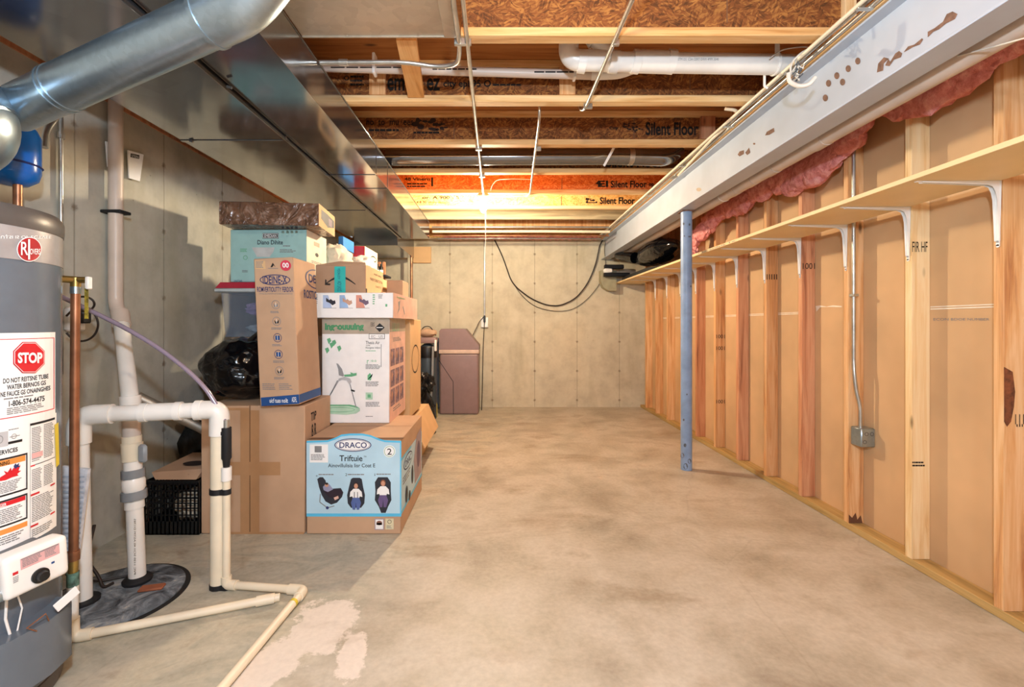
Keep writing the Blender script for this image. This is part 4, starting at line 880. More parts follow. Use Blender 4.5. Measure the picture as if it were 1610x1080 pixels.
# clear hose
t = thing('clear_hose', 'translucent purplish hose arching from behind the tank to the black coupler', 'hose', (-1.5, 2.0, 1.2))
hp = [V((-1.93, 1.90, 1.36)), PX(97, 467, 1.93), PX(150, 492, 1.96), PX(200, 517, 1.99), PX(250, 547, 2.01), PX(295, 582, 2.03), PX(325, 612, 2.04), PX(345, 645, 2.045), V((sx, sy, PX(0, 668, sy).z))]
MB().tube(hp, .0095, MC['hose'], 14, .12).build('hose', t); MB().tube([(sx, sy, PX(0, 660, sy).z), (sx, sy, PX(0, 673, sy).z)], .013, chrome, 14).build('hose_clamp', t)
# black power cables by the pit
tag(MB().tube([(-1.80, 2.02, .30), PX(135, 880, 2.0), PX(155, 905, 2.02), PX(162, 925, 2.02), V((-1.75, 2.06, .02))], .0065, wireb, 10, .05).build('pump_cable'), 'black pump cable curling down to the sump lid', 'cable')
tag(MB().tube([V((-1.86, 1.95, .12)), PX(135, 908, 2.0), PX(150, 915, 2.05), V((-1.72, 2.12, .022))], .005, wireb, 10, .05).build('pump_cable'), 'second thin black cable lying low beside the pump cable', 'cable')
# bundled manuals hanging in plastic
t = thing('manual_bag', 'plastic bag of folded papers hanging behind the copper tube', 'papers', (-1.72, 1.80, .55))
a, b, c_, d_ = PX(96, 733, 1.80), PX(138, 738, 1.82), PX(120, 880, 1.82), PX(93, 878, 1.80)
m = MB(); th = V((0, .014, 0)); m.add([a, b, c_, d_, a+th, b+th, c_+th, d_+th], [(0, 1, 2, 3), (7, 6, 5, 4), (0, 4, 5, 1), (1, 5, 6, 2), (2, 6, 7, 3), (3, 7, 4, 0)], plain('folded_papers', 'dfe3ec', .25, var=.2, sc_=30)); bp = m.build('papers', t); MB().tube([(a+b)/2, V((-1.785, 1.905, .74))], .002, wirew, 6).build('twine', t)
m = MB(); ff = lambda x, y, o_=.001: PX(x, y, 1.798+(x-96)*.0005)
for i in range(16): m.rect(ff, 97+(i % 2), 748+8*i, 133-i*.6, 751+8*i, plain('pale_blue_grey_print', 'b3bccb', .4), .001)
m.build('printed_lines', bp, 0)
# expansion tank and pipes behind the bonnet
t = thing('expansion_tank', 'blue capsule shaped expansion tank behind the silver bonnet', 'tank', (-1.955, 1.85, 1.74))
ex, ey = -1.985, 1.85; z0, z1 = PX(0, 292, ey).z, PX(0, 192, ey).z
MB().lathe([(.01, 0), (.05, .006), (.08, .03), (.088, .06), (.088, z1-z0-.05), (.075, z1-z0-.02), (.03, z1-z0)], (ex, ey, z0), bluet, 40).build('shell', t)
MB().lathe([(.09, .082), (.094, .086), (.09, .090)], (ex, ey, z0), navy, 40).build('band', t)
t = thing('copper_riser', 'copper pipe rising below the blue expansion tank', 'pipe', (-1.975, 1.9, 1.4)); MB().tube([(-1.96, 1.85, 1.30), (-1.96, 1.85, z0+.01)], .015, copper, 16).build('pipe_run', t)
tag(MB().tube([PX(70, 232, 2.0), PX(72, 205, 2.02), PX(92, 180, 2.08), V((-2.06, 2.10, 2.25)), V((-2.09, 2.12, 2.401))], .013, chrome, 14, .05).build('flexible_conduit'), 'short steel conduit curving behind the blue tank', 'conduit')
t = thing('wall_pipe', 'thin shiny steel pipe fixed upright on the left wall beside the tank', 'conduit', (-2.12, 2.2, .9)); yv = 2.115*F/(VX-98)
MB().tube([(-2.122, yv, .95), (-2.122, yv, 2.39)], .0095, chrome, 14).build('tube', t); zz = PX(0, 213, yv).z; MB().tube([(-2.122, yv, zz-.015), (-2.122, yv, zz+.015)], .015, chrome, 14).build('coupling', t)
fl = Plane((XL, 0, 0), (0, 1, 0), (0, 0, 1))
for lab, pts, tx in (('small folded booklet tucked left of the beige wall pipe', [(158, 222), (165, 225), (178, 240), (178, 272), (161, 262)], None), ('white booklet with black printed band right of the beige wall pipe', [(193, 236), (218, 243), (212, 285), (195, 280)], 'STEIN')):
    m = MB(); A_ = [fl.P(x, y, .03) for x, y in pts]; B_ = [p-V((.006, 0, 0)) for p in A_]; n = len(A_)
    m.add(A_+B_, [tuple(range(n)), tuple(reversed(range(n, 2*n)))]+[(i, (i+1) % n, n+(i+1) % n, n+i) for i in range(n)], white)
    t = thing('booklet', lab, 'booklet', A_[0]); bk = m.build('pages', t); m = MB(); fo = lambda x, y, o_=.001: fl.P(x, y, .031)
    if tx: m.poly(fo, [(197, 241), (211, 244), (210.5, 250), (196.5, 247)], ink); m.text(lambda x, y, o_=0: fl.P(x, y+(x-196)*.2, .032), tx, 198, 246.5, 209, 242.5, white)
    else: m.poly(fo, [(172, 230), (177, 235), (176, 243), (171, 237)], ink)
    m.build('printing', bk, 0)
# gfci outlet behind relief valve with black cable loops
t = thing('outlet_box', 'white wall outlet behind the relief valve with black plug', 'outlet', (-2.12, 2.26, 1.15))
p = fl.P(108, 502, 0); MB().box(XL+.0005, XL+.05, p.y-.035, p.y+.045, p.z-.06, p.z+.06, whitep, .01).build('box', t); MB().box(XL+.05, XL+.085, p.y-.015, p.y+.035, p.z-.02, p.z+.06, blackpl, .006).build('plug', t)
for i, (cx_, cy_, rx, ry, lab) in enumerate(((128, 510, 27, 27, 'large black cable loop hanging behind the relief valve'), (130, 478, 19, 12, 'small black cable loop above the large one'))):
    pts = [PX(cx_+rx*math.cos(a), cy_+ry*math.sin(a), 2.16+.02*math.sin(a)) for a in [math.radians(-150+i_*30) for i_ in range(11)]]
    tag(MB().tube(pts, .0048, wireb, 10, .03).build('power_cord'), lab, 'cord')

m = MB(); c_ = PX(240, 929, 2.03); m.box(c_.x-.045, c_.x+.05, 2.0, 2.045, .0145, .026, plain('terracotta', '9c5a3c', .8), .004, Matrix.Translation((c_.x, 2.02, 0)) @ Matrix.Rotation(.25, 4, 'Z') @ Matrix.Translation((-c_.x, -2.02, 0)))
tag(m.build('brick_shard'), 'small reddish shard lying on the sump lid beside the white pipe', 'shard')
# ---------------------------------------------------------------- cartons
# car seat box, front right of the pile
x0, x1, y0, y1, z0, z1 = -1.096, -.562, 2.58, 3.27, .002, .538
t, b, fr, ri, tp = carton('car_seat_carton', 'brown and sky-blue box printed with three car seats, lowest at the front', 'box', x0, x1, y0, y1, z0, z1, kraft)
b.poly(tp.P, [(482, 691), (632, 691), (636, 688), (490, 688)], kline, .0004); b.rect(tp.U, 0, .335, .53, .34, kline, .001); bo = b.build('carton_body', t)
f = fr.P; m = MB()
arch = [(482, 693), (515, 692), (527, 688), (537, 683), (550, 681.5), (570, 681.5), (583, 684), (595, 689), (605, 692), (631, 693)]
m.poly(f, arch+[(631, 812), (482, 812)], cyan, .0008)
m.poly(f, [(482, 696)]+[(x, y+3) for x, y in arch[1:-1]]+[(629, 696), (629, 807), (482, 807)], lcyan, .0014)
m.ell(f, 555, 699.5, 29, 10.5, navy, .002, 36); m.ell(f, 555, 699.5, 27.5, 9.2, white, .0026, 36); m.ring(f, 555, 699.5, 26.5, 8.4, .6, navy, .003, 36); m.text(f, 'DRACO', 534, 704, 577, 695, navy, .0034, .03)
m.text(f, 'Triftuie', 534, 725, 570, 715.5, ink, .002, .03); m.text(f, 'TM', 572, 719, 576, 716.5, ink, .002); m.text(f, 'Ainovillulisia Iisr Coat E', 516, 734.5, 590, 728.5, ink, .002, .02)
MB().rect(f, 487, 698.5, 516, 727, white, .002).rect(f, 495, 701, 506, 711, greyink, .0026).lines(f, 489, 714, 512, 724, 5, greyink, .0026, 3).build('shipping_label', bo, 0)['label'] = 'white shipping label with grey print'
m.ell(f, 612.5, 709.5, 9.6, 9.6, white, .002); m.ring(f, 612.5, 709.5, 8.2, 8.2, .7, green, .0026); m.text(f, '2', 609, 714.5, 616, 705, ink, .0032, .01)
m.lines(f, 501, 745, 528, 747, 1, greyink, .002, 1, .8, .05); m.lines(f, 547, 745, 577, 747, 1, greyink, .002, 2, .8, .05); m.lines(f, 592, 744.5, 617, 746.5, 1, greyink, .002, 3, .8, .05)
m.text(f, 'c', 497, 749, 500, 747, ink, .002); m.text(f, '2', 543, 748, 546, 744, ink, .002); m.text(f, 'i', 589, 748, 590, 744, ink, .002)
# seat 1: reclining infant seat
m.poly(f, [(499, 753), (503, 750), (508, 750), (512, 755), (514, 764), (524, 768), (536, 767), (540, 774), (538, 781), (530, 790), (521, 793), (512, 788), (506, 778), (502, 766)], inkblk, .0022)
m.poly(f, [(508, 765), (514, 759), (519, 762), (524, 769), (516, 774), (509, 770)], plain('print_lilac', '9da0c0', .6), .0028); m.ell(f, 514, 762, 3, 3.4, skin, .0034, 14); m.ell(f, 514, 760, 2.6, 1.8, hairp, .004, 12)
m.poly(f, [(508, 770), (516, 773), (526, 768), (537, 769), (539, 775), (530, 783), (517, 781)], plain('print_blackcurrant', '2c1d2c', .6), .0036); m.poly(f, [(525, 782), (532, 779), (533, 783), (527, 786)], pinkp, .004)
for a_, b_ in (((504, 776), (503, 789)), ((503, 789), (515, 798)), ((515, 798), (526, 795))):
    dx, dy = b_[0]-a_[0], b_[1]-a_[1]; l = math.hypot(dx, dy); nx, ny = -dy/l*.7, dx/l*.7; m.poly(f, [(a_[0]+nx, a_[1]+ny), (b_[0]+nx, b_[1]+ny), (b_[0]-nx, b_[1]-ny), (a_[0]-nx, a_[1]-ny)], greyink, .0026)
m.ell(f, 515, 798, 2.4, 2.4, navy, .003, 12)
def seat(cx, hy, sc, hair, top, leg, low):
    m.poly(f, [(cx-8, 753), (cx-5, 751), (cx+6, 751), (cx+9, 753), (cx+11, 765), (cx+14, 778), (cx+13, 791), (cx+8, 798), (cx-8, 798), (cx-13, 791), (cx-14, 778), (cx-11, 765)] if not low else
        [(cx-8, 750), (cx+7, 750), (cx+12, 758), (cx+12, 772), (cx+13, 786), (cx+8, 796), (cx+4, 806), (cx-3, 806), (cx-7, 796), (cx-13, 786), (cx-12, 772), (cx-13, 758)], inkblk, .0022)
    m.ell(f, cx, hy, 4.2, 5.2, hair, .0028, 16); m.ell(f, cx, hy+.8, 3.0, 4.0, skin, .0034, 16)
    m.poly(f, [(cx-4, hy+5), (cx+4, hy+5), (cx+9, hy+10), (cx+10, hy+18), (cx+6, hy+17), (cx+5, hy+20), (cx-5, hy+20), (cx-6, hy+17), (cx-10, hy+18), (cx-9, hy+10)], top, .0032)
    m.poly(f, [(cx-5, hy+19), (cx+5, hy+19), (cx+8, hy+27), (cx+5, hy+38), (cx+1, hy+38), (cx, hy+26), (cx-1, hy+38), (cx-5, hy+38), (cx-8, hy+27)], leg, .0038)
    if not low: m.rect(f, cx-3, hy+10, cx-2, hy+19, ink, .0044); m.rect(f, cx+2, hy+10, cx+3, hy+19, ink, .0044)
seat(560, 763, 1, hairp, white, jeans, 0); seat(602.5, 759, 1, plain('print_brown_hair', '8a5638', .6), white, purple, 1)
m.rect(f, 589, 815, 604, 833, plain('print_mauve', 'b0a0a8', .6), .001); m.rect(f, 590.5, 816.5, 602.5, 831.5, white, .0015); m.ell(f, 596.5, 822, 4.5, 3.5, plain('seal_brown', '8a6050', .6), .002); m.rect(f, 592, 822, 601, 825, plain('seal_brown', '8a6050', .6), .002)
m.rect(f, 606, 815, 619, 832, plain('cream_label', 'e6dcb8', .6), .0015); m.ring(f, 612.5, 820, 3.2, 3.2, .7, ink, .002, 14); m.lines(f, 608, 826, 617, 831, 3, greyink, .002, 6)
m.build('printed_front', bo, 0)
U = ri.U; m = MB(); m.rect(U, .0, .105, .685, .425, lcyan, .0010); m.rect(U, .0, .105, .685, .125, cyan, .0014); m.rect(U, .0, .41, .30, .425, cyan, .0014)
m.poly(U, [(.42, .14), (.66, .14), (.66, .46), (.48, .44), (.38, .30)], plain('print_mauve', 'b0a0a8', .6), .002); m.ell(U, .55, .30, .06, .09, plain('print_dusk', '75627a', .6), .0028)
m.ell(U, .20, .36, .13, .045, navy, .002, 30); m.ell(U, .20, .36, .12, .037, lcyan, .0026, 30); m.text(U, 'DRAC', .11, .34, .29, .38, navy, .0032, .03)
m.lines(U, .05, .30, .30, .25, 3, greyink, .002, 4); m.ell(U, .15, .17, .035, .05, inkblk, .003); m.ell(U, .33, .23, .03, .06, inkblk, .003); m.ell(U, .24, .13, .03, .03, inkblk, .003)
m.build('printed_side', bo, 0)
s_ = MB(); s_.box(x1-.012, x1+.001, y0-.0008, y0+.01, z0+.01, z1-.005, kline, 0); 
# large brown carton
bx0, bx1, by0, by1, bz1 = -1.698, -1.108, 2.585, 2.975, .728
t, b, fr, ri, tp = carton('moving_carton', 'large plain brown box with crossed tape beside the black crate', 'box', bx0, bx1, by0, by1, .002, bz1, kraft)
b.rect(fr.P, 392.4, 637, 393.8, 841, kline, .001); bo = b.build('carton_body', t)
m = MB(); f = fr.P
m.rect(f, 393.8, 645, 408, 838, ktape, .0014); m.rect(f, 378, 645, 392.4, 838, ktape, .0014); m.rect(f, 345, 726, 441, 747, ktape, .002); m.rect(f, 362, 836, 478, 841, ktape, .0015); m.rect(f, 345, 641, 392, 645, ktape, .0015)
m.build('packing_tape', t, 0)
m = MB(); m.text(ri.U, 'TIP', .08, .62, .16, .67, inkbrown, .0015, .05); m.text(ri.U, '8 R', .09, .52, .16, .60, inkbrown, .0015, .05); m.build('printed_marks', bo, 0)
# high chair box
hx0, hx1, hy0, hy1, hz0, hz1 = -1.168, -.729, 3.0, 3.50, .5395, 1.2315
hx0 = X(506, 3.0)
t, b, fr, ri, tp = carton('high_chair_carton', 'white box picturing a baby high chair, standing on the blue car seat box', 'box', hx0, hx1, hy0, hy1, hz0, hz1, white)
bo = b.build('carton_body', t); f = fr.P; m = MB()
m.rect(f, 506.5, 501, 612, 525, plain('print_taupe', 'b8aa98', .6), .001); m.text(f, 'ingeouuuing', 511, 522, 572, 508, dgreen, .002, .12)
m.poly(f, [(597, 508), (605, 515), (597, 522), (590, 515)], ink, .002); m.rect(f, 592, 514.3, 602, 515.5, white, .0026); m.text(f, 'EBS', 583, 513, 589, 507, ink, .002)
m.rect(f, 580, 524.5, 605, 533, ink, .0018); m.rect(f, 580.7, 525.2, 604.3, 532.3, white, .0023); m.text(f, 'EC   US', 584, 531, 602, 527, greyink, .0028)
m.text(f, 'Thesis Air', 575, 541, 597, 536, ink, .002); m.text(f, 'Line', 576, 544, 582, 541.5, ink, .002); m.text(f, 'Honjpsts Infant', 575, 549, 598, 545, ink, .002); m.lines(f, 575, 551, 593, 553, 1, green, .002)
for x, y in ((514, 533), (518, 540), (522, 536), (511, 548), (530, 545)): m.poly(f, [(x, y), (x+5, y-2), (x+7, y+3), (x+3, y+8)], green, .002)
m.text(f, 'r', 577, 572, 580, 566, green, .002); m.text(f, 'rde ob', 583, 569, 592, 565, green, .002)
m.rect(f, 599, 541, 599.8, 577, greyink, .002)
for y in (573, 600, 632): m.lines(f, 575, y, 602, y+8, 4, greyink, .002, y, .5)
m.poly(f, [(578, 590), (582, 586), (585, 592), (586, 587), (583, 598), (578, 597)], green, .002); m.rect(f, 575, 617, 586, 628, lgreen, .002); m.rect(f, 578, 620, 583, 625, green, .0026); m.lines(f, 575, 654, 588, 656, 1, greyink, .002)
m.ell(f, 533, 645, 28, 8.5, green, .002, 40) if 0 else None
m.poly(f, [(507, 636), (550, 636), (560, 638), (566, 642), (566, 646), (560, 650), (545, 652), (507, 650)], lgreen, .002); m.poly(f, [(507, 636), (550, 636), (560, 638), (566, 642), (562, 641), (548, 638), (507, 638)], green, .0026); m.ring(f, 533, 644, 25, 4, .8, green, .0026)
gc = plain('print_cool_grey', '9a9ca0', .6)
def stroke(a_, b_, w_, mm, off=.003):
    dx, dy = b_[0]-a_[0], b_[1]-a_[1]; l = math.hypot(dx, dy); nx, ny = -dy/l*w_/2, dx/l*w_/2; m.poly(f, [(a_[0]+nx, a_[1]+ny), (b_[0]+nx, b_[1]+ny), (b_[0]-nx, b_[1]-ny), (a_[0]-nx, a_[1]-ny)], mm, off)
stroke((531, 598), (512, 635), 1.5, gc); stroke((549, 598), (560, 640), 1.5, gc); stroke((533, 598), (520, 620), 1, gc); m.poly(f, [(529, 571), (532, 572), (538, 580), (541, 590), (540, 592), (533, 590), (532, 580)], gc, .003)
m.poly(f, [(531, 600), (533, 595), (542, 592), (551, 595), (553, 600), (550, 605), (545, 598), (538, 597)], plain('print_light_grey', 'c4c6ca', .6), .0034); m.poly(f, [(541, 589), (552, 588), (551, 585), (556, 587), (561, 586), (561, 590), (553, 592), (542, 592)], green, .0036); stroke((552, 613), (558, 615), 2.5, ink)
m.build('printed_front', bo, 0)
U = ri.U; m = MB(); m.rect(U, 0, 0, .5, .692, pinkp, .001); m.rect(U, .0, .60, .5, .69, plain('print_taupe', 'b8aa98', .6), .0015); m.text(U, 'ULI UI', .08, .605, .28, .66, green, .002)
R = random.Random(4)
for x in (.03, .17, .31):
    for y in (.10, .23, .37):
        m.rect(U, x, y, x+.12, y+.115, mauve, .0016); m.ell(U, x+.04, y+.07, .02, .03, skin, .002, 10); m.ell(U, x+.075, y+.045, .03, .03, plain('print_dusk', '75627a', .6), .002, 10)
m.lines(U, .1, .56, .4, .53, 3, greyink, .0016, 2); m.lines(U, .1, .08, .4, .05, 2, greyink, .0016, 2); m.build('printed_side', bo, 0)
# long white carton
lx0, lx1, ly0, ly1, lz0, lz1 = X(468, 2.95), X(618, 2.95), 2.95, 3.80, 1.2325, 1.396
t, b, fr, ri, tp = carton('toy_carton', 'long flat white box laid across the top of the high chair box', 'box', lx0, lx1, ly0, ly1, lz0, lz1, white)
bo = b.build('carton_body', t); f = fr.P; m = MB()
for x, c_, c2 in ((508, 'b9cdf0', inkblk), (534, '9fc0ea', plain('print_tan', 'c9a28c', .6)), (560, 'e6a08c', plain('print_dusk', '75627a', .6))):
    bg = plain('print_'+c_, c_, .6); m.poly(f, [(x, 464), (x+8, 464), (x+14, 484), (x, 484)], bg, .002); m.rect(f, x+.3, 464, x+21, 484, white, .001)
    m.poly(f, [(x+5, 468), (x+10, 472), (x+12, 470), (x+16, 473), (x+19, 472), (x+20, 477), (x+15, 480), (x+10, 476), (x+5, 474)], c2, .0026); m.rect(f, x, 484, x+21, 484.5, greyink, .002)
m.text(f, 'EV', 485, 477, 492, 469, greyink, .002, .02, True); m.lines(f, 496, 463, 500, 482, 6, greyink, .002, 3); m.lines(f, 586, 463, 590, 480, 5, green, .002, 3); m.lines(f, 595, 463, 603, 470, 4, greyink, .002, 4); m.rect(f, 606, 478, 609, 482, green, .002)
m.build('printed_front', bo, 0); U = ri.U; m = MB(); m.rect(U, 0, 0, .85, .164, pinkp, .001); m.text(U, 'ingenuini', .1, .13, .36, .15, green, .002)
m.poly(U, [(.14, .11), (.2, .12), (.18, .06), (.12, .03), (.16, .07)], gc, .002); m.poly(U, [(.28, .08), (.30, .09), (.36, .03), (.34, .03)], gc, .002); m.build('printed_side', bo, 0)
# tall leaning carton
dx1 = X(471, 2.53); t, b, fr, ri, tp = carton('tall_carton', 'tall narrow brown box with round line icons and a pink sticker, leaning left', 'box', X(409, 2.53), dx1, 2.53, 2.835, .735, 1.556, kraft, 0, -math.radians(2.6), (X(409, 2.53), 2.53, .735))
bo = b.build('carton_body', t); f = fr.P; m = MB()
def sk(x, y, off=.002): return f(x+(y-410)*.055, y, off)      # the face leans, so its printing leans too
m.text(sk, 'IDEINE-X', 412, 446, 450, 434, navy, .0026, .03); m.ring(sk, 431, 440, 24, 8.5, 1.3, navy, .002, 36); m.text(sk, 'ROMVERTIOUTTY FERDOR', 402, 459, 459, 451, navy, .002, .03); m.text(sk, 'ROMYBUTURCY MOVECVK ON TIG MOBTOAC ON TERTDON', 405, 463, 457, 460.5, greyink, .002)
MB().ell(sk, 449, 417.5, 8.5, 8.5, plain('sticker_pink', 'e0405a', .4), .002).text(sk, '00', 444, 421, 454, 413, white, .003, .05).build('round_sticker', bo, 0)['label'] = 'round pink sticker'; m.rect(sk, 401, 410, 417, 423, kraft2, .001); m.lines(sk, 402, 411, 416, 422, 5, greyink, .0015, 4)
m.poly(sk, [(425, 420), (429, 413), (433, 420), (430, 417), (428, 420)], ink, .002); m.rect(sk, 421, 421.5, 437, 422.3, greyink, .002)
for i, y in enumerate((479, 505, 531, 557, 583)):
    m.ring(sk, 430, y, 6.6, 7, .8, navy if 2 <= i <= 3 else greyink, .002); mm = (greyink, ink, bluei, bluei, ink)[i]
    m.rect(sk, 426.5, y-3.5, 433.5, y+3.5, mm, .0022) if i in (2, 3) else m.poly(sk, [(426, y-2), (430, y+2), (434, y-3), (433, y+3), (428, y+4)], mm, .0022)
    m.rect(sk, 429.7, y-3.5, 430.3, y+3.5, white, .003); m.lines(sk, 421, y+10, 440, y+14, 2, greyink, .002, i, .5)
m.lines(sk, 402, 603, 424, 614, 4, greyink, .002, 21, .4, .15); m.lines(sk, 428, 603, 450, 614, 4, greyink, .002, 22, .4, .15)
m.rect(sk, 399, 622, 460, 640, bluei, .0014) if 0 else m.add([f(410.3, 625, .0014), f(470, 620, .0014), f(471, 634.5, .0014), f(411.3, 638.5, .0014)], [(0, 1, 2, 3)], bluei); m.text(sk, 'uicf tuas noilt', 412, 633, 441, 626, white, .003, .02); m.text(sk, 'ADFL', 447, 632, 455, 624, white, .003, .02)
m.build('printed_front', bo, 0); U = ri.U; m = MB()
arc = [math.radians(90+15*i) for i in range(13)]
for a_, b_ in zip(arc, arc[1:]): m.poly(U, [(.30+r_*k_*math.cos(q), .725+r2*k_*math.sin(q)) for q, k_ in ((a_, 1), (b_, 1), (b_, .9), (a_, .9)) for r_, r2 in ((.15, .06),)], navy, .002)
m.text(U, 'DE', .20, .70, .30, .75, navy, .002, .03); m.text(U, 'ROSTIC', .12, .60, .30, .65, navy, .002, .03); m.rect(U, 0, .008, .30, .055, bluei, .0014); 
m.build('printed_side', bo, 0)
# carton with a curved arrow and teal tape
ax0, ax1, ay0, ay1, az0, az1 = X(496, 3.05), X(575, 3.05), 3.05, 3.50, 1.3965, 1.588
t, b, fr, ri, tp = carton('shipping_carton', 'brown shipping box with teal tape and black curved arrow on the flat white box', 'box', ax0, ax1, ay0, ay1, az0, az1, kraft3)
b.add([V((ax0-.002, ay0, az1)), V((ax1, ay0, az1)), V((ax1, ay0-.01, az1+.016)), V(((ax0+ax1)/2, ay0-.012, az1+.024))], [(0, 1, 2, 3)], kraft3); bo = b.build('carton_body', t); f = fr.P; m = MB()
pa = []; pb = []
for i in range(15):
    s_ = i/14; x = 513+46*s_; y = 445.5-10*math.sin(math.pi*s_)+1.5*s_; pa.append((x, y-.7-2.0*math.sin(math.pi*s_))); pb.append((x, y+.7+.6*math.sin(math.pi*s_)))
for i in range(14): m.poly(f, [pa[i], pa[i+1], pb[i+1], pb[i]], ink, .0015)
m.poly(f, [(511.5, 439), (513.5, 440), (513.5, 445), (520, 446), (519, 448.5), (511, 448)], ink, .002)
m.build('curved_arrow', bo, 0)
m = MB(); m.rect(f, 526, 419, 543.5, 460, teal, .003)
m.text(f, 'YOLAOZV', 531, 439, 535, 422, navy, .004, 0, True); m.text(f, 'ZOVLYOA', 531, 458, 537, 442, navy, .004, 0, True); m.build('teal_tape', t, 0)
U = ri.U; m = MB(); m.rect(U, 0, 0, .45, .191, kraft2, .0008); m.text(U, 'PURTURIES', .20, .145, .40, .158, inkbrown, .0015); m.text(U, 'MAERYORERTS IT N', .10, .10, .42, .12, inkbrown, .0015); m.text(U, 'EARTS', .24, .06, .38, .075, inkbrown, .0015); m.rect(U, .0, .0, .03, .035, ink, .0015); m.build('printed_side', bo, 0)
t, b, fr, ri, tp = carton('small_carton', 'small dull brown box behind the flat white box, at its far right', 'box', X(608, 3.55), -.76, 3.55, 3.78, 1.3965, 1.535, kraft3)
b.build('carton_body', t)
# teal keepsake box and plastic-wrapped carton on top, tote beneath
tz0, tz1 = 1.478, 1.836
t, b, fr, ri, tp = carton('storage_box', 'pale teal file box with black name plate, under the film wrapped carton', 'box', X(362, 3.1), X(482, 3.1), 3.1, 3.45, tz0, tz1, tealbox)
bo = b.build('carton_body', t); f = fr.P; m = MB(); m.rect(f, 413, 366.5, 438, 375, ink, .0015); m.rect(f, 413.6, 367.2, 437.4, 374.3, white, .0018); m.rect(f, 414.2, 367.8, 436.8, 373.7, ink, .0021); m.text(f, 'EMEDIAN', 416, 373, 435, 368.5, white, .003, .03)
m.text(f, 'Diano Dihite', 405, 384.5, 445, 377.5, inkblk, .002, .03); MB().poly(f, [(396, 389), (432, 389), (430, 396), (424, 404), (404, 404)], plain('pale_sticker', 'd4d6d4', .6), .0015).build('paper_sticker', bo, 0)['label'] = 'pale paper sticker'; m.lines(f, 378, 391, 390, 397, 3, green, .002); m.ring(f, 386, 405, 3.5, 3.5, .8, green, .002, 14); m.lines(f, 440, 392, 466, 398, 3, greyink, .002, 9); m.lines(f, 381, 425, 392, 429, 2, greyink, .002, 8); m.text(f, 'UNOTSAR', 368, 443, 381, 440, navy, .002); m.lines(f, 445, 386, 460, 389, 1, greyink, .002, 9)
m.build('printed_front', bo, 0); U = ri.U; m = MB(); m.rect(U, 0, 0, .35, tz1-tz0, cream, .001); m.rect(U, .12, .27, .22, .30, plain('print_tan', 'c9a28c', .6), .0016); m.ell(U, .17, .21, .03, .014, ink, .002); m.lines(U, .08, .16, .28, .14, 2, greyink, .002, 4); m.lines(U, .03, .11, .12, .10, 1, greyink, .002, 4); m.build('printed_side', bo, 0)
t, b, fr, ri, tp = carton('wrapped_carton', 'long dark brown carton wrapped in shiny film, topmost of the pile', 'box', X(341, 2.9), X(493, 2.95), 2.93, 3.31, 1.8375, 1.988, MC['film'], math.radians(-3), None, None, .006) if 0 else carton('wrapped_carton', 'long dark brown carton wrapped in shiny film, topmost of the pile', 'box', -1.83, -1.205, 2.96, 3.34, 1.8375, 1.985, MC['film'], math.radians(5))
bo = b.build('carton_body', t); U = ri.U; m = MB(); m.rect(U, .0, .0, .38, .147, kraft2, .0012); m.poly(U, [(.05, .12), (.05, .06), (.2, .03), (.36, .06), (.36, .11), (.2, .12)], inkblk, .002); m.poly(U, [(.22, .05), (.30, .05), (.30, .10), (.22, .1)], plain('print_dusk', '75627a', .6), .0026); m.build('printed_side', bo, 0)
m = MB(); f = fr.P
for x in (443, 450, 457, 464): m.rect(f, x, 356, x+4, 360, ink, .0014)
m.build('handling_symbols', bo, 0)
# tote with red lid
tx0, tx1, ty0, ty1, tz = X(345, 3.06), -1.36, 3.06, 3.46, 1.105
t = thing('storage_tote', 'see-through plastic tote with red lid full of lavender clothes', 'tote', ((tx0+tx1)/2, 3.26, tz))
m = MB(); x_a, x_b = tx0+.02, tx1-.02
def hexa(m_, xa, xb, ya, yb, za, Xa, Xb, Ya, Yb, zb, mm): m_.add([(xa, ya, za), (xb, ya, za), (xb, yb, za), (xa, yb, za), (Xa, Ya, zb), (Xb, Ya, zb), (Xb, Yb, zb), (Xa, Yb, zb)], [(3, 2, 1, 0), (0, 1, 5, 4), (1, 2, 6, 5), (2, 3, 7, 6), (3, 0, 4, 7)], mm)
hexa(m, x_a+.01, x_b, ty0+.02, ty1-.02, tz, x_a-.01, x_b+.01, ty0, ty1, 1.415, MC['tote']); m.build('tub', t)
MB().box(tx0-.025, tx1+.02, ty0-.025, ty1+.02, 1.405, 1.432, plain('clear_rim', 'cfd6d8', .3), .008).build('rim', t)
m = MB(); hexa(m, tx0-.018, tx1+.01, ty0-.018, ty1+.01, 1.433, tx0, tx1, ty0+.01, ty1-.01, 1.4745, plain('crimson_plastic', 'c22a44', .35)); m.add([(tx0, ty0+.01, 1.4745), (tx1, ty0+.01, 1.4745), (tx1, ty1-.01, 1.4745), (tx0, ty1-.01, 1.4745)], [(0, 1, 2, 3)], MC.get('crimson_plastic')); m.build('lid', t)
o = MB().blob(((tx0+tx1)/2+.02, 3.20, 1.30), (.18, .09, .055), MC['fab'], 5, .25, 2.2, 4).build('folded_clothes'); tag(o, 'lavender clothes pressed against the inside of the see-through tote', 'clothes')
o = MB().blob(((tx0+tx1)/2+.04, 3.20, 1.16), (.17, .10, .045), plain('pale_linen', 'c4ced6', .9, bump=.5), 6, .25, 2.2, 4).build('folded_clothes'); tag(o, 'pale grey clothes at the bottom of the see-through tote', 'clothes')
# carton hidden below the tote
t, b, *_ = carton('support_carton', 'brown carton standing behind the black bag, under the see-through tote', 'box', -1.83, -1.34, 3.10, 3.50, .002, 1.1035, kraft3); b.build('carton_body', t)
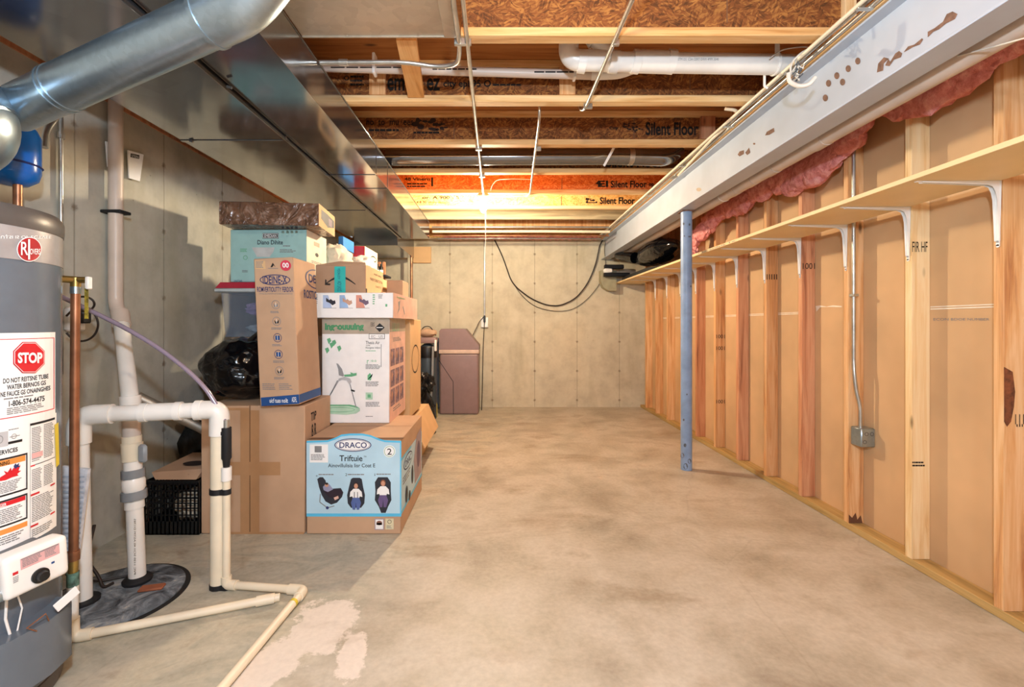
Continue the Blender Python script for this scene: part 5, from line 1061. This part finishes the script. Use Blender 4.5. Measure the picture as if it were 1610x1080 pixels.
# black garbage bag
m = MB(); m.blob((-1.585, 2.80, .92), (.215, .205, .185), MC['bag'], 11, .15, 1.4, 5, fold=.5); m.tube([(-1.52, 2.80, 1.04), (-1.48, 2.82, 1.12), (-1.44, 2.84, 1.15)], [.07, .035, .05], MC['bag'], 14)
tag(m.build('garbage_bag'), 'shiny black garbage bag slumped on the large plain brown box', 'bag')
# crate with torn cardboard on top
t = thing('milk_crate', 'black open grid plastic crate on the floor', 'crate', (-1.855, 2.73, .002))
cx0, cx1, cy0, cy1, cz1 = -2.008, -1.702, 2.57, 2.88, .305; m = MB(); th = .006
m.box(cx0, cx1, cy0, cy1, .002, .008, blackpl)
def grid(axis, c_):
    a0_, a1_ = (cx0, cx1) if axis == 0 else (cy0, cy1)
    def bb(a, b, za, zb):
        if axis == 0: m.box(a, b, c_-th/2, c_+th/2, za, zb, blackpl)
        else: m.box(c_-th/2, c_+th/2, a, b, za, zb, blackpl)
    for z_, h in ((.002, .075), (.205, .008), (.285, .022), (.148, .006), (.11, .005), (.176, .005), (.245, .008)): bb(a0_, a1_, z_, z_+h)
    n = 13
    for i in range(n+1): a = a0_+(a1_-a0_)*i/n; bb(a-.0035 if i else a, a+.0035, .002, cz1)
for ax_, c_ in ((0, cy0+th/2), (0, cy1-th/2), (1, cx0+th/2), (1, cx1-th/2)): grid(ax_, c_)
m.box(cx0-.004, cx1+.004, cy0-.004, cy0+.008, .296, .307, blackpl); m.box(cx0-.004, cx1+.004, cy1-.008, cy1+.004, .296, .307, blackpl)
m.build('crate_body', t, 0)
m = MB(); m.blob((-1.82, 2.72, .12), (.10, .10, .09), plain('crumpled_paper', 'd8c8b0', .8), 4, .4, 2.5, 3); tag(m.build('crumpled_paper'), 'pale crumpled paper seen inside the black crate', 'paper')
m = MB(); A_ = [PX(240, 737, 2.60), PX(282, 722, 2.86), PX(330, 728, 2.86), PX(330, 738, 2.58), PX(290, 757, 2.55), PX(248, 757, 2.55)]
vs = [(-1.99, 2.60, .345), (-1.93, 2.86, .385), (-1.71, 2.86, .385), (-1.705, 2.62, .36), (-1.72, 2.575, .312), (-1.95, 2.575, .312), (-1.985, 2.62, .312), (-1.90, 2.84, .312), (-1.72, 2.84, .312)]
m.add(vs, [(0, 1, 2, 3), (0, 3, 4, 5), (0, 5, 6), (0, 6, 7, 1), (3, 2, 8, 4), (1, 7, 8, 2), (6, 5, 4, 8, 7)], kraft3)
t = thing('torn_carton', 'torn open brown cardboard tray lying on top of the black crate', 'cardboard', (-1.85, 2.7, .31)); bo = m.build('tray', t, 10)
m = MB(); m.ell(lambda x, y, o_=0: V((x, y, .3635+(y-2.61)*.095)), -1.80, 2.69, .07, .035, inkbrown); fx = Plane((-1.95, 2.575, .312), (1, 0, 0), V((0, .045, .048))).U
m.poly(fx, [(.04, .025), (.08, .04), (.12, .02), (.18, .03), (.15, .035), (.11, .03), (.07, .03)], inkbrown, .001); m.build('dark_marks', bo, 0)
# bag with red thing and grey pipe leaning behind
m = MB(); m.blob((-1.92, 2.985, .37), (.16, .07, .31), MC['bag'], 21, .2, 1.7, 4, fold=.4); o = m.build('garbage_bag'); tag(o, 'small dark bag wedged between the wall and the large brown box', 'bag')
tag(MB().blob((-1.975, 2.905, .60), (.055, .035, .03), red, 3, .1, 1, 3).build('red_bundle'), 'small red bundle on top of the wedged dark bag', 'bundle')
tag(MB().tube([(-2.09, 2.62, .775), (-1.745, 2.88, .465)], .030, galv3, 20).build('loose_tube'), 'shiny grey tube leaning diagonally above the black crate', 'tube')
# clutter toward the back, behind the cartons
t, b, fr, ri, tp = carton('rear_carton', 'dark carton stack base under the bagged fabric and red box', 'box', -1.92, -1.18, 3.85, 4.9, .002, 1.55, kraft3); b.build('carton_body', t)
m = MB(); m.blob((X(530, 3.70), 3.70, 1.69), (.11, .17, .15), plain('cream_fabric', 'eadfc8', .9, bump=.5, bs=12), 3, .22, 2.0, 4)
o = m.build('fabric_bundle'); tag(o, 'cream coloured quilted fabric bundle right of the teal file box', 'bundle')
t, b, fr, ri, tp = carton('blue_carton', 'small bright blue box high between the wrapped carton and the duct', 'box', X(532, 4.0), X(543, 4.05), 4.0, 4.29, 1.86, 1.965, plain('bright_blue_board', '3f8fe0', .5)); b.build('carton_body', t)
t, b, *_ = carton('patterned_carton', 'grey brown patterned carton beneath the small blue box', 'box', -1.50, X(538, 4.0), 3.9, 4.30, 1.5515, 1.859, plain('patterned_board', 'b8a68c', .7, var=.5, sc_=50)); b.build('carton_body', t)
t, b, fr, ri, tp = carton('red_carton', 'red and white box behind the fabric, below the duct', 'box', X(543, 4.3), X(573, 4.3), 4.31, 4.75, 1.6305, 1.93, plain('bright_red_board', 'd8323a', .5)); bo = b.build('carton_body', t)
m = MB(); m.rect(fr.U, .01, .16, .12, .20, white, .001); m.rect(ri.U, 0, 0, .44, .30, cream, .001); m.ring(ri.U, .3, .22, .1, .03, .012, inkbrown, .002); m.build('printed_panel', bo, 0)
m = MB(); m.blob((-1.25, 4.15, 1.725), (.11, .14, .085), plain('pale_plastic_bag', 'efe6da', .4, bump=.4, bs=15), 9, .2, 2.2, 4); tag(m.build('pale_bag'), 'pale plastic bag crumpled under the red and white box', 'bag')
t, b, *_ = carton('pallet_carton', 'tan carton under the pale plastic bag', 'box', X(540, 4.0), X(583, 4.0), 4.0, 4.8, 1.5515, 1.63, kraft2); b.build('carton_body', t)
# tool rack with bottles near the back
t = thing('storage_rack', 'dark wood storage rack holding bottles near the back wall', 'rack', (-1.35, 5.4, 0))
for xx in (590, 597, 604): 
    x_ = X(xx, 5.4); MB().box(x_-.015, x_+.015, 5.38, 5.42, .001, 1.93, studr, .002).build('upright', t)
MB().box(X(574, 5.1), X(606, 5.1), 5.1, 5.37, 1.73, 1.75, inkblk, .002).build('rack_shelf', t)
MB().box(X(574, 5.1), X(606, 5.1), 5.1, 5.37, 1.00, 1.02, inkblk, .002).build('rack_shelf', t)
for xx in (577, 601): x_ = X(xx, 5.12); MB().box(x_-.012, x_+.012, 5.11, 5.13, .001, 1.73, studr, .002).build('upright', t)
for i, xx in enumerate((588, 594, 599)):
    x_ = X(xx, 5.2); m = MB(); m.lathe([(.022, 0), (.024, .01), (.024, .09), (.01, .11), (.01, .13)], (x_, 5.2, 1.751), blackpl, 16); o = m.build('bottle'); tag(o, ['leftmost small dark bottle on the storage rack', 'middle small dark bottle on the storage rack', 'rightmost small dark bottle on the storage rack'][i], 'bottle', 'dark bottles on the rack')
    o2 = MB().lathe([(.0245, .03), (.0248, .06)], (x_, 5.2, 1.751), white, 16); q = o2.build('bottle_label', o)
t = thing('copper_downpipe', 'dark copper pipe hanging down beside the duct end near the back wall', 'pipe', (X(647, 6.2), 6.2, .9)); MB().tube([(X(647, 6.2), 6.2, .5), (X(647, 6.2), 6.2, 2.109)], .018, copper, 14).build('pipe_run', t)
tag(MB().box(X(650, 6.53), X(678, 6.53), 6.50, 6.545, 2.07, 2.30, kraft2, .002).build('wall_board'), 'tan board fixed at the top of the back wall under the duct end', 'board')
# lower right of pile
t, b, *_ = carton('tall_thin_carton', 'tall pale yellow board standing behind the high chair box', 'board', X(643, 4.3), X(659.5, 4.3), 4.3, 4.36, .445, 1.165, kraft2); b.build('carton_body', t)
t, b, *_ = carton('brown_carton', 'brown box with a drawn curve squeezed behind the high chair box', 'box', -1.05, X(645, 3.62), 3.62, 4.1, .45, 1.23, kraft2); bo = b.build('carton_body', t); m = MB(); m.ring(_[1].U, .22, .45, .16, .12, .012, inkbrown, .001); m.build('drawn_curve', bo, 0)
t, b, *_ = carton('open_carton', 'opened brown carton with splayed flap behind the car seat box', 'box', -1.0, -.70, 3.60, 4.42, .002, .42, kraft2)
b.build('carton_body', t)
m = MB(); m.add([(-.70, 3.60, .42), (-.70, 4.42, .42), (-.60, 4.40, .20), (-.60, 3.62, .20), (-.695, 3.60, .424), (-.695, 4.42, .424), (-.595, 4.40, .204), (-.595, 3.62, .204)], [(0, 1, 2, 3), (7, 6, 5, 4), (0, 4, 5, 1), (1, 5, 6, 2), (2, 6, 7, 3), (3, 7, 4, 0)], kraft2); m.build('flap', t)
m = MB(); m.add([(-1.0, 3.60, .42), (-.70, 3.60, .42), (-.72, 3.45, .46), (-.95, 3.45, .46), (-1.0, 3.60, .424), (-.70, 3.60, .424), (-.72, 3.45, .464), (-.95, 3.45, .464)], [(0, 1, 2, 3), (7, 6, 5, 4), (0, 4, 5, 1), (1, 5, 6, 2), (2, 6, 7, 3), (3, 7, 4, 0)], kraft2); m.build('flap', t)
p = PX(651, 601, 3.95); tag(MB().lathe([(.020, 0), (.028, .085), (.026, .086), (.018, .003)], (p.x, 4.10, .4205), plain('cream_cup', 'f4e8c0', .5), 24).build('paper_cup'), 'small pale cup standing on the opened carton', 'cup')
# brine tank
x0, x1, y0, y1 = X(690, 6.0), X(753, 6.0), 6.0, 6.40; zt_ = PX(0, 517, 6.0).z; zb2 = PX(0, 556, 6.0).z; zb3 = PX(0, 550, 6.0).z
t = thing('brine_tank', 'mauve brown water softener salt tank with slanted lid by the back wall', 'water softener', ((x0+x1)/2, 6.2, 0))
m = MB(); m.box(x0+.01, x1-.005, y0, y1, .002, zb2, taupe, .03, None, 3).build('tank', t); MB().box(x0, x1, y0-.008, y1+.008, zb2, zb3, taupel, .008, None, 2).build('rim_band', t)
bm = MB(); pr = [(x0, zb3), (x1, zb3), (x1, zb3+.055), (X(731, 6.0), zt_), (x0+.03, zt_), (x0+.005, zt_-.03)]; bm.prism(pr, 1, y0, y1, taupe); bm.build('lid', t, 20)
m = MB(); f = Plane((x0, y0, 0), (1, 0, 0), (0, 0, 1)).P
for a_, b_ in (((690.5, 567), (712.5, 600)), ((712.5, 600), (713, 651))):
    dx, dy = b_[0]-a_[0], b_[1]-a_[1]; l = math.hypot(dx, dy); nx, ny = -dy/l*.45, dx/l*.45; m.poly(f, [(a_[0]+nx, a_[1]+ny), (b_[0]+nx, b_[1]+ny), (b_[0]-nx, b_[1]-ny), (a_[0]-nx, a_[1]-ny)], ink, .001)
m.build('drain_line', t.children[0], 0)
t = thing('softener_unit', 'dark water softener resin cylinder left of the mauve brown salt tank', 'water softener', (X(676, 5.7), 5.7, 0))
cx_ = X(672, 5.7); MB().lathe([(.10, .002), (.115, .02), (.115, .85), (.10, .91), (.04, .95)], (cx_, 5.7, 0), plain('slate_shell', '3c4a56', .35), 36).build('resin_tank', t)
MB().lathe([(.125, .78), (.128, .80), (.128, .90), (.12, .92)], (cx_, 5.7, 0), blackpl, 36).build('black_collar', t)
MB().box(cx_-.12, cx_+.12, 5.60, 5.80, .955, 1.03, taupe, .02, None, 2).build('control_head', t); MB().blob((cx_, 5.70, 1.085), (.115, .09, .06), plain('woven_tan', 'b89a80', .9, bump=.5), 3, .15, 2, 3).build('fabric_cover', t)
MB().tube([(cx_-.10, 5.68, 1.02), (cx_-.05, 5.66, 1.16), (cx_+.04, 5.66, 1.17), (cx_+.11, 5.68, 1.05)], .006, wireb, 8, .05).build('hose_loop', t)
MB().tube([(cx_+.09, 5.56, .92), (cx_+.08, 5.56, .50), (cx_+.06, 5.56, .25)], .014, greypl, 12).build('drain_tube', t); MB().box(cx_+.10, cx_+.125, 5.60, 5.66, .86, 1.0, whitep, .004).build('connector', t)
t = thing('equipment_pile', 'tangle of black plastic parts on the floor before the resin cylinder', 'equipment', (X(668, 5.3), 5.3, 0))
m = MB(); m.blob((X(668, 5.3), 5.35, .20), (.10, .09, .19), blackpl, 8, .45, 2.2, 4); m.blob((X(668, 5.3), 5.35, .50), (.09, .08, .12), blackpl, 18, .5, 2.2, 4); m.build('black_parts', t)
MB().tube([(X(676, 4.9), 4.9, .02), (X(684, 4.95), 5.0, .015), (X(672, 4.8), 4.75, .012)], .012, rubber, 8, .03).build('loose_hose', t)
t = thing('glue_tube', 'slim yellow tube standing on the floor beside the salt tank', 'tube', (X(686, 5.95), 5.95, 0)); c_ = (X(686, 5.9), 5.85, .001)
MB().lathe([(.020, 0), (.020, .16), (.008, .20)], c_, plain('olive_yellow', 'c9bd4a', .5), 16).build('tube_body', t); MB().lathe([(.008, .20), (.007, .225), (.004, .23)], c_, orange, 12).build('cap', t)
t, b, *_ = carton('slate_panel', 'upright slate-blue panel between the resin cylinder and the salt tank', 'panel', X(680, 6.42), X(690, 6.42), 6.42, 6.46, .002, 1.0, plain('slate_blue', '66727e', .6)); b.build('panel_body', t)
bpy.context.view_layer.update()
